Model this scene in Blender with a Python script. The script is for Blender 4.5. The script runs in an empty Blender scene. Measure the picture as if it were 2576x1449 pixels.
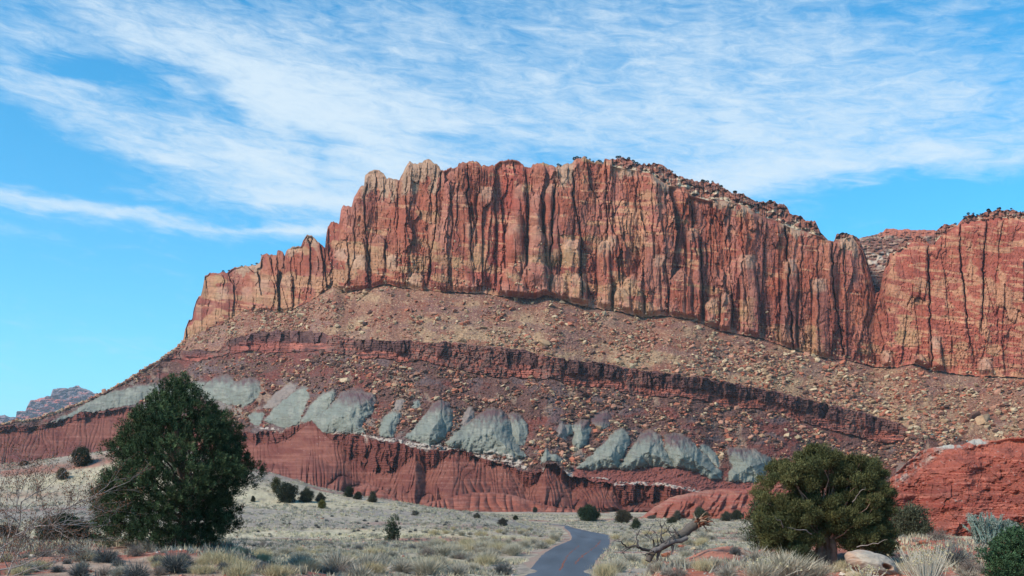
import bpy, bmesh, math, random
import numpy as np
from mathutils import Vector, Matrix

# ------------------------------------------------------------------ camera, sky, sun, exposure
S = bpy.context.scene
COL = S.collection
F = 2504.0; CX = 1288.0; HY = 1265.0          # survey grid: 2576 x 1449 units across the frame
cam_d = bpy.data.cameras.new('camera')
cam = bpy.data.objects.new('camera', cam_d); COL.objects.link(cam)
cam.location = (0, 0, 0); cam.rotation_euler = (math.radians(90), 0, 0)
cam_d.sensor_width = 36; cam_d.lens = 36 * F / 2576
cam_d.shift_y = (HY - 724.5) / 2576
cam_d.clip_start = 0.1; cam_d.clip_end = 30000
S.camera = cam

SUN_EL, SUN_AZ = 40.0, -56.0                   # azimuth from +Y towards +X of the place the light comes from, seen from behind
sun_d = bpy.data.lights.new('sun', 'SUN'); sun_d.energy = 3.6; sun_d.angle = math.radians(20); sun_d.color = (1.0, .83, .68)
sun = bpy.data.objects.new('sun', sun_d); COL.objects.link(sun)
_az = math.radians(180 + 56)                   # behind-left of the camera
sd = Vector((math.sin(_az) * math.cos(math.radians(SUN_EL)), math.cos(_az) * math.cos(math.radians(SUN_EL)), math.sin(math.radians(SUN_EL))))
sun.rotation_euler = sd.to_track_quat('Z', 'Y').to_euler()

W = bpy.data.worlds.new('World'); S.world = W; W.use_nodes = True
def build_world():
    nt = W.node_tree; N = nt.nodes; L = nt.links; N.clear()
    out = N.new('ShaderNodeOutputWorld'); bg = N.new('ShaderNodeBackground'); L.new(bg.outputs[0], out.inputs[0])
    bg.inputs[1].default_value = 0.125
    sky = N.new('ShaderNodeTexSky'); sky.sky_type = 'NISHITA'; sky.sun_disc = False
    sky.sun_elevation = math.radians(SUN_EL); sky.sun_rotation = _az
    sky.altitude = 1700; sky.air_density = 1.0; sky.dust_density = 0.7; sky.ozone_density = 1.0
    def val(x):
        return x
    def M(op, a, b=None, c=None, clamp=False):
        n = N.new('ShaderNodeMath'); n.operation = op; n.use_clamp = clamp
        for i, v in enumerate((a, b, c)):
            if v is None: continue
            if isinstance(v, (int, float)): n.inputs[i].default_value = v
            else: L.new(v, n.inputs[i])
        return n.outputs[0]
    tc = N.new('ShaderNodeTexCoord'); sep = N.new('ShaderNodeSeparateXYZ'); L.new(tc.outputs['Generated'], sep.inputs[0])
    az = M('ARCTAN2', sep.outputs[0], sep.outputs[1]); el = M('ARCSINE', sep.outputs[2])
    def noise(su, sv, shear, off, detail=8, rough=.6, dist=0.0):
        cb = N.new('ShaderNodeCombineXYZ')
        u = M('ADD', M('MULTIPLY', az, su), M('MULTIPLY', el, shear)); L.new(u, cb.inputs[0])
        v = M('ADD', M('MULTIPLY', el, sv), M('MULTIPLY', az, off[2])); L.new(v, cb.inputs[1]); cb.inputs[2].default_value = off[0]
        t = N.new('ShaderNodeTexNoise'); t.inputs['Scale'].default_value = 1; t.inputs['Detail'].default_value = detail
        t.inputs['Roughness'].default_value = rough; t.inputs['Distortion'].default_value = dist
        L.new(cb.outputs[0], t.inputs['Vector']); return M('SUBTRACT', t.outputs[0], .5)
    n1 = noise(7, 22, 0, (3.1, 0, 4.0), 10, .62, .5)        # broad drifts
    n2 = noise(30, 120, 10, (7.7, 0, 10.0), 10, .72, .6)     # fine ripples
    n3 = noise(34, 9, 6, (1.3, 0, 3.0), 6, .6, .4)         # steep veils near the top of the sky
    azw = M('ADD', az, M('MULTIPLY', noise(6, 14, 0, (9.2, 0, 0), 4, .6), .16))
    elw = M('ADD', el, M('MULTIPLY', noise(6, 16, 0, (5.5, 0, 0), 4, .6), .055))
    # cloud banks: (px, py, rx, ry, tilt deg downwards to the right, amount)
    banks = [(1900, 130, 950, 260, -4, .40), (1650, 290, 650, 150, 4, .36), (2250, 330, 560, 125, 2, .48), (1300, 60, 1100, 120, 0, .26),
             (650, 235, 420, 62, 22, .46), (180, 285, 300, 55, 14, .50), (110, 505, 330, 30, 5, .5), (420, 395, 140, 18, 8, .42), (600, 485, 280, 34, 6, .5), (280, 462, 200, 16, 4, .4), (860, 525, 170, 20, 4, .4), (740, 588, 150, 10, 0, .5), (250, 240, 120, 18, -4, .3), (1060, 420, 220, 40, 10, .35), (700, 420, 480, 95, 14, .62), (900, 230, 380, 90, 8, .34), (1250, 330, 260, 40, 12, .25), (1000, 480, 260, 60, 8, .3),
             (950, 330, 300, 90, 10, .32), (1850, 465, 420, 50, 3, .60), (350, 90, 620, 120, 5, .44), (760, 590, 190, 30, -3, .30),
             (60, 180, 200, 60, 0, .30), (330, 540, 300, 26, 4, .4), (560, 350, 240, 40, 20, .42), (420, 560, 420, 40, 3, .3), (250, 430, 240, 34, 8, .36), (2350, 400, 420, 40, 2, .45),
             (230, 178, 190, 34, -6, -.55), (370, 265, 170, 34, 14, -.62), (80, 395, 330, 52, 6, -.75), (1080, 330, 110, 16, 3, -.30),
             (2430, 482, 420, 36, 3, -.85), (560, 300, 110, 24, 25, -.4), (2150, 25, 260, 30, 0, -.2), (820, 350, 60, 14, 0, -.3)]
    acc = None
    for (px, py, rx, ry, tilt, amt) in banks:
        a0 = math.atan((px - CX) / F); e0 = math.atan((HY - py) / F * math.cos(a0))
        t = math.radians(tilt); ct, st = math.cos(t), math.sin(t)
        da = M('SUBTRACT', azw, a0); de = M('SUBTRACT', elw, e0)
        p = M('DIVIDE', M('SUBTRACT', M('MULTIPLY', da, ct), M('MULTIPLY', de, st)), rx / F * .95)
        q = M('DIVIDE', M('ADD', M('MULTIPLY', da, st), M('MULTIPLY', de, ct)), ry / F * .95)
        r2 = M('ADD', M('MULTIPLY', p, p), M('MULTIPLY', q, q))
        g = M('MULTIPLY', M('EXPONENT', M('MULTIPLY', r2, -1.0)), amt)
        acc = g if acc is None else M('ADD', acc, g)
    top = M('MULTIPLY', M('SUBTRACT', el, .30), 2.2, clamp=True)
    d = M('ADD', acc, M('MULTIPLY', n1, 1.0)); d = M('ADD', d, M('MULTIPLY', n2, 1.6)); d = M('ADD', d, M('MULTIPLY', M('MULTIPLY', n3, top), 1.3))
    horiz = M('MULTIPLY', M('SUBTRACT', el, .235), 5.0, clamp=True)
    d = M('SUBTRACT', d, M('MULTIPLY', M('SUBTRACT', 1.0, horiz), .03))
    mr = N.new('ShaderNodeMapRange'); mr.interpolation_type = 'SMOOTHSTEP'; L.new(d, mr.inputs[0])
    mr.inputs[1].default_value = -.02; mr.inputs[2].default_value = 1.35; mr.inputs[3].default_value = 0; mr.inputs[4].default_value = .9
    hs = N.new('ShaderNodeHueSaturation'); L.new(sky.outputs[0], hs.inputs['Color']); hs.inputs['Saturation'].default_value = 1.35; hs.inputs['Value'].default_value = 1.0; hs.inputs['Hue'].default_value = .485
    tint = N.new('ShaderNodeMix'); tint.data_type = 'RGBA'; tint.blend_type = 'MULTIPLY'; tint.inputs[0].default_value = 1
    L.new(hs.outputs[0], tint.inputs[6]); tint.inputs[7].default_value = SKY_TINT
    hz = N.new('ShaderNodeMix'); hz.data_type = 'RGBA'; L.new(M('MULTIPLY', M('EXPONENT', M('MULTIPLY', M('MAXIMUM', el, 0.0), -8.0)), .80), hz.inputs[0]); L.new(tint.outputs[2], hz.inputs[6]); hz.inputs[7].default_value = (3.0, 4.6, 5.1, 1)
    mx = N.new('ShaderNodeMix'); mx.data_type = 'RGBA'; L.new(mr.outputs[0], mx.inputs[0]); L.new(hz.outputs[2], mx.inputs[6]); mx.inputs[7].default_value = CLOUD
    L.new(mx.outputs[2], bg.inputs[0])
SKY_TINT = (.30, 1.14, 1.25, 1); CLOUD = (4.0, 4.7, 5.2, 1)
build_world()
S.view_settings.view_transform = 'Standard'; S.view_settings.look = 'None'; S.view_settings.gamma = 1
S.view_settings.exposure = 0.68; S.view_settings.use_curve_mapping = False
S.render.engine = 'CYCLES'
S.cycles.max_bounces = 6; S.cycles.diffuse_bounces = 3; S.cycles.transparent_max_bounces = 6
S.cycles.use_denoising = True

# ------------------------------------------------------------------ helpers
_rt = [np.random.RandomState(100 + i).rand(512, 512).astype(np.float32) for i in range(12)]
def vn(x, y, s=0):
    x = np.asarray(x, np.float64); y = np.asarray(y, np.float64)
    xi = np.floor(x).astype(np.int64); yi = np.floor(y).astype(np.int64)
    u = x - xi; v = y - yi; u = u * u * (3 - 2 * u); v = v * v * (3 - 2 * v)
    T = _rt[s % 12]; xi = xi + 37 * s; yi = yi + 91 * s
    a = T[xi & 511, yi & 511]; b = T[(xi + 1) & 511, yi & 511]; c = T[xi & 511, (yi + 1) & 511]; d = T[(xi + 1) & 511, (yi + 1) & 511]
    return (a * (1 - u) + b * u) * (1 - v) + (c * (1 - u) + d * u) * v
def fbm(x, y, o=4, s=0, g=.5):
    t = 0; a = 1.0; n = 0
    for i in range(o):
        t = t + a * (vn(x, y, s + i) * 2 - 1); n += a; a *= g; x = np.asarray(x) * 2.03 + 11.3; y = np.asarray(y) * 2.03 + 5.7
    return t / n * 1.6
def ss(a, b, x):
    t = np.clip((x - a) / (b - a), 0, 1); return t * t * (3 - 2 * t)
def pl(pts):
    a = np.array(pts, float); return lambda x: np.interp(x, a[:, 0], a[:, 1])
def ray(px, py, D):
    px, py, D = np.broadcast_arrays(px, py, D)
    return np.stack([(px - CX) / F * D, D, (HY - py) / F * D], -1)
def mixc(c, col, m):
    return c + (np.array(col) - c) * np.asarray(m)[..., None]

MATS = {}
def mat(name, rough=.9, attr=True, color=(.5, .5, .5), nscale=1.0, namt=.25, bump=0.0, bscale=2.0, spec=.2, obj_coord=False, detail=6, trans=0.0, bdist=.1):
    if name in MATS: return MATS[name]
    m = bpy.data.materials.new(name); m.use_nodes = True; nt = m.node_tree; N = nt.nodes; L = nt.links
    p = N['Principled BSDF']; p.inputs['Roughness'].default_value = rough; p.inputs['Specular IOR Level'].default_value = spec
    tc = N.new('ShaderNodeTexCoord'); co = tc.outputs['Object']
    if attr:
        a = N.new('ShaderNodeAttribute'); a.attribute_name = 'Col'; base = a.outputs['Color']
    else:
        r = N.new('ShaderNodeRGB'); r.outputs[0].default_value = (*color, 1); base = r.outputs[0]
    if namt > 0:
        n = N.new('ShaderNodeTexNoise'); n.inputs['Scale'].default_value = nscale; n.inputs['Detail'].default_value = detail; n.inputs['Roughness'].default_value = .65
        L.new(co, n.inputs['Vector'])
        mr = N.new('ShaderNodeMapRange'); L.new(n.outputs[0], mr.inputs[0]); mr.inputs[1].default_value = .25; mr.inputs[2].default_value = .75
        mr.inputs[3].default_value = 1 - namt; mr.inputs[4].default_value = 1 + namt
        mx = N.new('ShaderNodeVectorMath'); mx.operation = 'MULTIPLY'; L.new(base, mx.inputs[0]); L.new(mr.outputs[0], mx.inputs[1]); base = mx.outputs[0]
    L.new(base, p.inputs['Base Color'])
    if bump > 0:
        n = N.new('ShaderNodeTexNoise'); n.inputs['Scale'].default_value = bscale; n.inputs['Detail'].default_value = 8; n.inputs['Roughness'].default_value = .65
        L.new(co, n.inputs['Vector']); b = N.new('ShaderNodeBump'); b.inputs['Strength'].default_value = bump; b.inputs['Distance'].default_value = bdist
        L.new(n.outputs[0], b.inputs['Height']); L.new(b.outputs[0], p.inputs['Normal'])
    MATS[name] = m; return m

def mesh_np(name, V, faces_idx, nper, material, col=None, smooth=False):
    """faces_idx: flat int array, nper: verts per face"""
    me = bpy.data.meshes.new(name); V = np.ascontiguousarray(V, np.float32).reshape(-1, 3)
    f = np.ascontiguousarray(faces_idx, np.int32).reshape(-1, nper); n = len(f)
    me.vertices.add(len(V)); me.vertices.foreach_set('co', V.ravel())
    me.loops.add(n * nper); me.loops.foreach_set('vertex_index', f.ravel())
    me.polygons.add(n); me.polygons.foreach_set('loop_start', np.arange(n, dtype=np.int32) * nper)
    me.polygons.foreach_set('use_smooth', np.full(n, smooth))
    if col is not None:
        a = me.color_attributes.new('Col', 'FLOAT_COLOR', 'POINT')
        c = np.ones((len(V), 4), np.float32); c[:, :3] = np.clip(np.asarray(col).reshape(-1, 3), .004, .95); a.data.foreach_set('color', c.ravel())
    me.update(calc_edges=True); me.materials.append(material)
    return me
def link(name, me, label=None, cat=None, group=None, kind=None, parent=None, loc=None):
    o = bpy.data.objects.new(name, me); COL.objects.link(o)
    if loc is not None: o.location = loc
    if parent is not None: o.parent = parent
    tag(o, label, cat, group, kind); return o
def tag(o, label=None, cat=None, group=None, kind=None):
    if label: o['label'] = label
    if cat: o['category'] = cat
    if group: o['group'] = group
    if kind: o['kind'] = kind
def grid_faces(ny, nx, keep=None):
    i = np.arange(ny * nx).reshape(ny, nx)
    f = np.stack([i[:-1, :-1], i[1:, :-1], i[1:, 1:], i[:-1, 1:]], -1)
    if keep is not None: f = f[keep]
    return f.reshape(-1, 4)
# ------------------------------------------------------------------ the mesa: strata lines surveyed across the frame
rng = np.random.RandomState(7)
T_ = pl([(-60,1078),(0,1069),(40,1059),(92,1055),(159,1031),(223,1007),(259,987),(310,965),(338,944),(398,908),(446,872),(461,855),(465,829),(475,804),(484,800),(487,778),(495,750),(500,743),(505,745),(511,719),(515,690),
 (556,684),(572,687),(591,670),(623,668),(654,664),(658,642),(696,640),(698,627),(712,630),(716,642),(721,629),(737,622),(757,621),(763,605),(772,592),(782,589),(796,601),(810,621),(818,625),(820,600),(825,570),(833,553),(849,560),(853,562),
 (858,526),(865,517),(885,517),(890,499),(906,469),(916,463),(918,436),(935,429),(950,429),(965,436),(973,452),(1005,452),(1016,428),(1030,406),(1056,408),(1067,402),(1083,404),(1105,416),(1109,428),(1130,425),(1152,423),(1154,412),(1171,412),(1181,406),(1199,404),(1211,418),
 (1230,419),(1262,404),(1278,399),(1301,402),(1319,418),(1337,420),(1341,411),(1388,411),(1400,418),(1439,412),(1445,404),(1470,398),(1486,406),(1518,411),(1520,398),(1545,402),(1569,397),(1588,404),(1602,418),(1624,414),(1649,411),(1671,420),
 (1703,440),(1742,450),(1758,454),(1793,458),(1811,469),(1837,484),(1868,487),(1895,504),(1906,511),(1939,506),(1980,520),(1987,539),(2013,544),(2026,557),(2048,557),(2066,585),(2084,603),(2097,607),(2103,592),(2123,585),(2145,590),(2163,603),
 (2176,640),(2190,690),(2202,738),(2213,736),(2224,682),(2233,651),(2251,625),(2273,605),(2299,601),(2325,599),(2338,612),(2347,610),(2352,581),(2378,566),(2409,566),(2424,548),(2471,537),(2515,528),(2576,535),(2660,530)])
R_ = pl([(-60,0),(1500,0),(1541,420),(1577,424),(1636,436),(1679,467),(1722,470),(1738,492),(1781,504),(1829,506),(1868,516),(1917,544),(1956,558),(2000,577),(2057,592),(2084,607),(2110,602),(2145,598),(2170,630),(2202,742),(2240,645),(2300,606),(2345,618),(2380,580),(2424,560),(2515,548),(2660,548)])
B_ = pl([(-60,0),(461,861),(487,845),(520,827),(579,806),(611,782),(686,782),(733,780),(776,759),(819,731),(839,718),(867,733),(933,725),(965,715),(1016,723),(1071,729),(1140,735),(1203,737),(1262,743),(1309,749),(1348,751),(1376,741),(1427,759),
 (1466,772),(1545,780),(1616,798),(1640,796),(1687,794),(1742,802),(1781,818),(1811,832),(1877,843),(1925,854),(1987,876),(2048,893),(2097,904),(2141,906),(2198,924),(2251,924),(2295,915),(2339,928),(2378,937),(2427,944),(2576,950),(2660,952)])
L1_ = pl([(-60,0),(402,905),(442,882),(501,880),(552,880),(576,857),(638,837),(717,835),(796,837),(894,855),(993,857),(1073,861),(1132,861),(1230,873),(1293,879),(1348,892),(1427,906),(1506,914),(1585,928),(1645,934),(1776,954),(1844,968),(1945,985),
 (2046,1009),(2117,1027),(2208,1049),(2263,1064),(2285,1082),(2660,1150)])
L2_ = pl([(-60,0),(402,912),(442,900),(501,906),(560,896),(572,888),(678,886),(796,880),(914,894),(1071,905),(1207,938),(1287,936),(1366,946),(1486,964),(1605,985),(1725,995),(1804,1013),(1945,1030),(2055,1067),(2147,1096),(2236,1118),(2270,1116),(2290,1086),(2660,1152)])
RT_ = pl([(-60,1080),(92,1071),(159,1059),(199,1035),(247,1039),(326,1023),(420,1040),(550,1070),(640,1090),(656,1083),(700,1084),(739,1071),(779,1059),(819,1091),(851,1091),(903,1095),(938,1107),(1002,1115),(1042,1127),(1082,1131),(1122,1135),(1141,1127),(1181,1139),
 (1225,1159),(1273,1167),(1318,1187),(1366,1187),(1374,1167),(1400,1168),(1438,1203),(1454,1200),(1553,1222),(1600,1218),(1665,1222),(1745,1236),(1812,1240),(1930,1245),(2100,1235),(2300,1225),(2660,1220)])
RB_ = pl([(-60,1108),(60,1100),(140,1088),(220,1072),(326,1062),(420,1085),(500,1105),(620,1142),(672,1152),(715,1130),(779,1066),(840,1115),(880,1160),(934,1186),(1002,1188),(1026,1150),(1045,1140),(1070,1190),(1095,1172),(1141,1132),(1190,1155),(1225,1172),(1280,1180),(1322,1222),(1350,1215),(1372,1176),(1400,1200),(1440,1242),(1500,1232),(1540,1240),(1565,1268),(1665,1262),(1720,1250),(1800,1262),(2660,1262)])
FT_ = pl([(-60,1190),(300,1195),(700,1225),(850,1240),(900,1262),(1000,1270),(1100,1275),(1270,1286),(1400,1291),(1500,1290),(1640,1294),(1800,1298),(2660,1300)])
DB_ = pl([(-60,985),(0,1000),(300,1090),(461,1150),(600,1080),(800,980),(1100,900),(1600,860),(2050,846),(2200,846),(2300,826),(2660,760)])

NX = 1560
xs = np.linspace(-40, 2640, NX)
jit = fbm(xs / 6, 0 * xs, 3, 5) * 2.0 + fbm(xs / 22, 0 * xs, 2, 3) * 2.0
T = T_(xs); cliffw = ss(455, 470, xs)
T = T + jit * (.5 + .8 * cliffw)
# blocky caprock on the rim
blk = np.floor(xs / 9 + 3 * fbm(xs / 40, xs * 0, 2, 8)); T = T - cliffw * 5 * np.clip(vn(blk * 3.7, blk * 0, 4) - .45, 0, 1) * ss(1100, 1200, xs)
R = np.maximum(R_(xs), T + 1.5); B = np.maximum(B_(xs) + jit * .8, R + .6)
L1s = L1_(xs) - 2
L1 = np.maximum(L1_(xs) + fbm(xs / 14, xs * 0, 3, 2) * 3.0 - 5.5 * (vn(np.floor(xs / 16 + 3.5 * fbm(xs / 70, xs * 0, 3, 5)) * 1.7, xs * 0, 3) ** 2) * ss(560, 640, xs), B + .6); L2 = np.maximum(L2_(xs) + fbm(xs / 48, xs * 0, 4, 4) * 8 + 8 * ss(650, 800, xs) * ss(2240, 2100, xs), L1 + .5)
RT = np.maximum(RT_(xs) + fbm(xs / 9, xs * 0, 3, 6) * 3.5, L2 + 6); RB = np.maximum(RB_(xs) + fbm(xs / 13, xs * 0, 3, 9) * 5, RT + 4)
FT = np.maximum(FT_(xs), RB + 6)

def down(D, y0, y1, s):
    Z = (HY - y0) / F * D; k = (HY - y1) / F
    return (s * D - Z) / (s - k)
DB = DB_(xs); smooth_k = np.hanning(25); smooth_k /= smooth_k.sum()
def sm(a, n=25):
    k = np.hanning(n); k /= k.sum(); return np.convolve(np.pad(a, n // 2, mode='edge'), k, 'valid')
DR = DB + 10 + .1 * (B - R) / F * DB; DT = DR + (R - T) / F * DR * 1.1 + 2
Bs = np.maximum(B_(xs), T_(xs) + 2); L2s = L2_(xs); RTs = np.maximum(RT_(xs), L2s + 6); rbf = np.interp(xs, [-60, 640, 720, 860, 920, 1080, 1150, 1290, 1340, 1430, 1520, 1560, 2660], [.45, .45, .6, .75, 1, 1, .7, .8, 1, .8, .7, 1, 1]); RBs = RTs + np.maximum((RB_(xs) - RTs) * rbf, 4); RB = RT + np.maximum((RB - RT) * rbf, 4); FTs = np.maximum(FT_(xs), RBs + 6)
L1s = np.maximum(L1s, Bs + .6); L2s = np.maximum(L2s, L1s + .5); RTs = np.maximum(RTs, L2s + 6); RBs = np.maximum(RBs, RTs + 4)
DL1 = sm(down(DB, Bs, L1s, .62), 41); DL2 = DL1 - (L2s - L1s) / F * DL1 * .18
DRT = sm(down(DL2, L2s, RTs, .66), 61); DRB = sm(down(DRT, RTs, RBs, 1.7), 31); MBs = RBs + .5 * (FTs - RBs); MB = np.minimum(np.maximum(RB + .5 * (FT - RB), RB + 2), FT - 2); DMB = sm(down(DRB, RBs, MBs, .52), 41); DFT = sm(down(DMB, MBs, FTs, .24), 81)
FT2 = FT + 22; DFT2 = sm(down(DFT, FT, FT2, .35), 31)

def band(ya, yb, Da, Db, n, p=1.0, sa=None, sb=None):
    t = np.linspace(0, 1, n)[:, None] ** p
    y = ya + (yb - ya) * t; k_a = (HY - (ya if sa is None else sa)) / F; k_b = (HY - (yb if sb is None else sb)) / F
    # straight line in space between the two control points
    Za = k_a * Da; Zb = k_b * Db; k = (HY - y) / F
    den = (Zb - Za) - k * (Db - Da); q = np.where(np.abs(den) > 1e-6, (k * Da - Za) / den, t); q = np.clip(q, -.15, 1.15)
    return y, Da + (Db - Da) * q, t + 0 * y
PX = np.broadcast_to(xs, (1, NX))

# --- buttress generator
def columns(px, py, width, seed, warp, wsc):
    r = np.random.RandomState(seed); b = np.cumsum(r.uniform(.45, 1.7, int(2900 / width)) * width) - 100
    w = px + warp * fbm(px / 200., py / (wsc * 2.), 2, seed) + warp * .22 * fbm(px / (width * .9), py / (wsc * .35), 3, seed + 3)
    i = np.clip(np.searchsorted(b, w), 1, len(b) - 1); wid = b[i] - b[i - 1]; l = (w - b[i - 1]) / wid
    return i, l, wid, np.minimum(l, 1 - l) * wid
def facets(px, py, sx, sy, seed, jit=.95, warp=.12, aniso=1.0, so=1.0, st=1.0):
    """fractured rock: tilted flat faces that meet in steps; returns relief, cell id, edge closeness"""
    wx = px / sx + warp * fbm(px / (sx * .5), py / (sy * .5), 3, seed + 1); wy = py / sy + warp * fbm(px / (sx * .5) + 7, py / (sy * .5), 3, seed + 2)
    cx = np.floor(wx).astype(np.int64); cy = np.floor(wy).astype(np.int64); best = np.full(px.shape, 9e9); second = best.copy(); bi = np.zeros(px.shape, np.int64); bx = np.zeros_like(wx); by = np.zeros_like(wy)
    Ta, Tb = _rt[seed % 12], _rt[(seed + 5) % 12]
    for a in (-1, 0, 1):
        for b in (-1, 0, 1):
            i, j = cx + a, cy + b; u = i + .5 + (Ta[(i * 3 + seed) & 511, (j * 5) & 511] - .5) * jit; v = j + .5 + (Tb[(i * 3 + seed) & 511, (j * 5) & 511] - .5) * jit
            dx, dy = wx - u, wy - v; d = np.abs(dx) * aniso + np.abs(dy) * .8 + .35 * np.maximum(np.abs(dx), np.abs(dy)); m = d < best
            second = np.where(m, best, np.minimum(second, d)); best = np.where(m, d, best); bi = np.where(m, (i * 131 + j * 17 + seed * 7) & 0xffff, bi); bx = np.where(m, dx, bx); by = np.where(m, dy, by)
    o = hid(bi, 1) - .5; gx = hid(bi, 2) - .5; gy = hid(bi, 3) - .5
    return o * so + (gx * bx * 1.5 + gy * by * .5) * st, bi, second - best
def hid(i, s): return _rt[s % 12][(i >> 7) & 511, (i * 29 + s * 11) & 511]
def h1(i, s): return _rt[s % 12][(i * 7 + 13 * s) & 511, (i * 31 + s) & 511]
def h2(i, j, s): return _rt[s % 12][(i * 7 + 13 * s) & 511, (j * 17 + i * 3 + s) & 511]

cracks = [([(922,470),(916,560),(930,660)],3.5,12),([(1002,450),(998,640)],2.5,9),([(1023,430),(1020,640)],2.5,8),([(1110,430),(1094,560),(1080,700)],4,12),([(894,520),(890,660),(870,720)],2.5,8),([(820,600),(812,735)],3,10),
 ([(760,640),(752,770)],3,9),([(733,650),(735,785)],2.5,8),([(697,660),(690,780)],2,6),([(1155,412),(1150,540),(1128,700)],2.5,8),([(1176,412),(1178,500),(1186,640)],4,12),([(1246,420),(1235,560),(1222,680)],2.5,7),([(1362,500),(1364,560)],7,12),
 ([(1397,465),(1388,560),(1386,640)],7,16),([(1441,440),(1446,520),(1460,600),(1464,730)],4,13),([(1525,412),(1527,600)],3.5,10),([(1540,425),(1542,640)],3,8),([(1604,430),(1600,520)],3,9),([(1640,440),(1644,640)],2.5,8),
 ([(1675,470),(1678,560),(1670,700)],3,9),([(1738,500),(1742,570),(1752,640)],3,11),([(1762,590),(1768,790)],4,13),([(1787,510),(1790,700)],2.5,8),([(1833,500),(1836,640),(1842,800)],3,9),([(1864,520),(1870,700),(1886,830)],3,9),
 ([(1917,550),(1924,700),(1940,850)],2.5,7),([(1974,580),(1982,640),(1986,760),(1996,870)],7,16),([(2018,600),(2016,800),(2026,880)],3,9),([(2057,595),(2060,890)],3,9),([(2092,610),(2096,720),(2122,880)],5,14),([(2120,600),(2130,760),(2132,900)],2.5,7),
 ([(2163,610),(2186,740),(2176,820),(2148,905)],3,9),([(2202,740),(2198,700)],14,18),([(2334,612),(2338,740),(2346,930)],4.5,15),([(2412,566),(2416,640),(2430,780),(2440,860)],4,14),([(2480,550),(2476,640),(2470,820)],4,12),([(2440,860),(2450,900)],3,9),
 ([(2530,720),(2520,860),(2528,930)],2.5,8),([(2276,830),(2270,920)],2,5),([(2582,560),(2576,760)],3,8),([(650,670),(645,770)],2,6),([(600,690),(596,780)],2,6),([(560,700),(548,800)],2,6),([(1322,430),(1330,560),(1326,640)],4,9),([(1270,560),(1262,700)],3,8)]
pillars = [(1309,463,34,9,600),(1386,461,32,10,650),(1348,487,32,10,552),(1299,530,34,13,640),(1348,534,34,14,640),(1296,561,46,15,760),(1350,566,40,15,700),(1439,601,42,8,770),(1518,603,30,9,790),(1538,590,26,6,700),(1348,644,64,16,760),(1455,688,42,11,780),
 (1419,448,46,6,640),(1742,573,30,7,800),(1287,668,64,15,760),(1710,676,54,9,800),(1793,747,36,10,820),(1989,651,34,9,880),(1824,735,26,10,840),(2317,891,42,14,930),(2354,845,28,9,940),(950,589,32,9,720),(859,623,34,7,735),(1044,684,38,8,730),
 (1185,560,26,6,740),(1160,480,44,6,740),(1225,470,40,5,700),(905,640,36,7,740),(985,640,26,6,730),(720,690,30,6,790),(660,700,34,6,790),(620,720,26,6,790),(560,720,28,5,810),(535,760,20,5,820),(1640,600,34,6,790),(1590,690,48,7,790),(1880,640,40,6,850),
 (1100,560,36,5,720),(1560,720,40,8,790),(1400,690,40,9,760),(1660,640,30,5,800),(2060,700,36,5,900),(2230,880,30,6,930),(2480,900,36,6,950),(500,770,14,4,840)]
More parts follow.
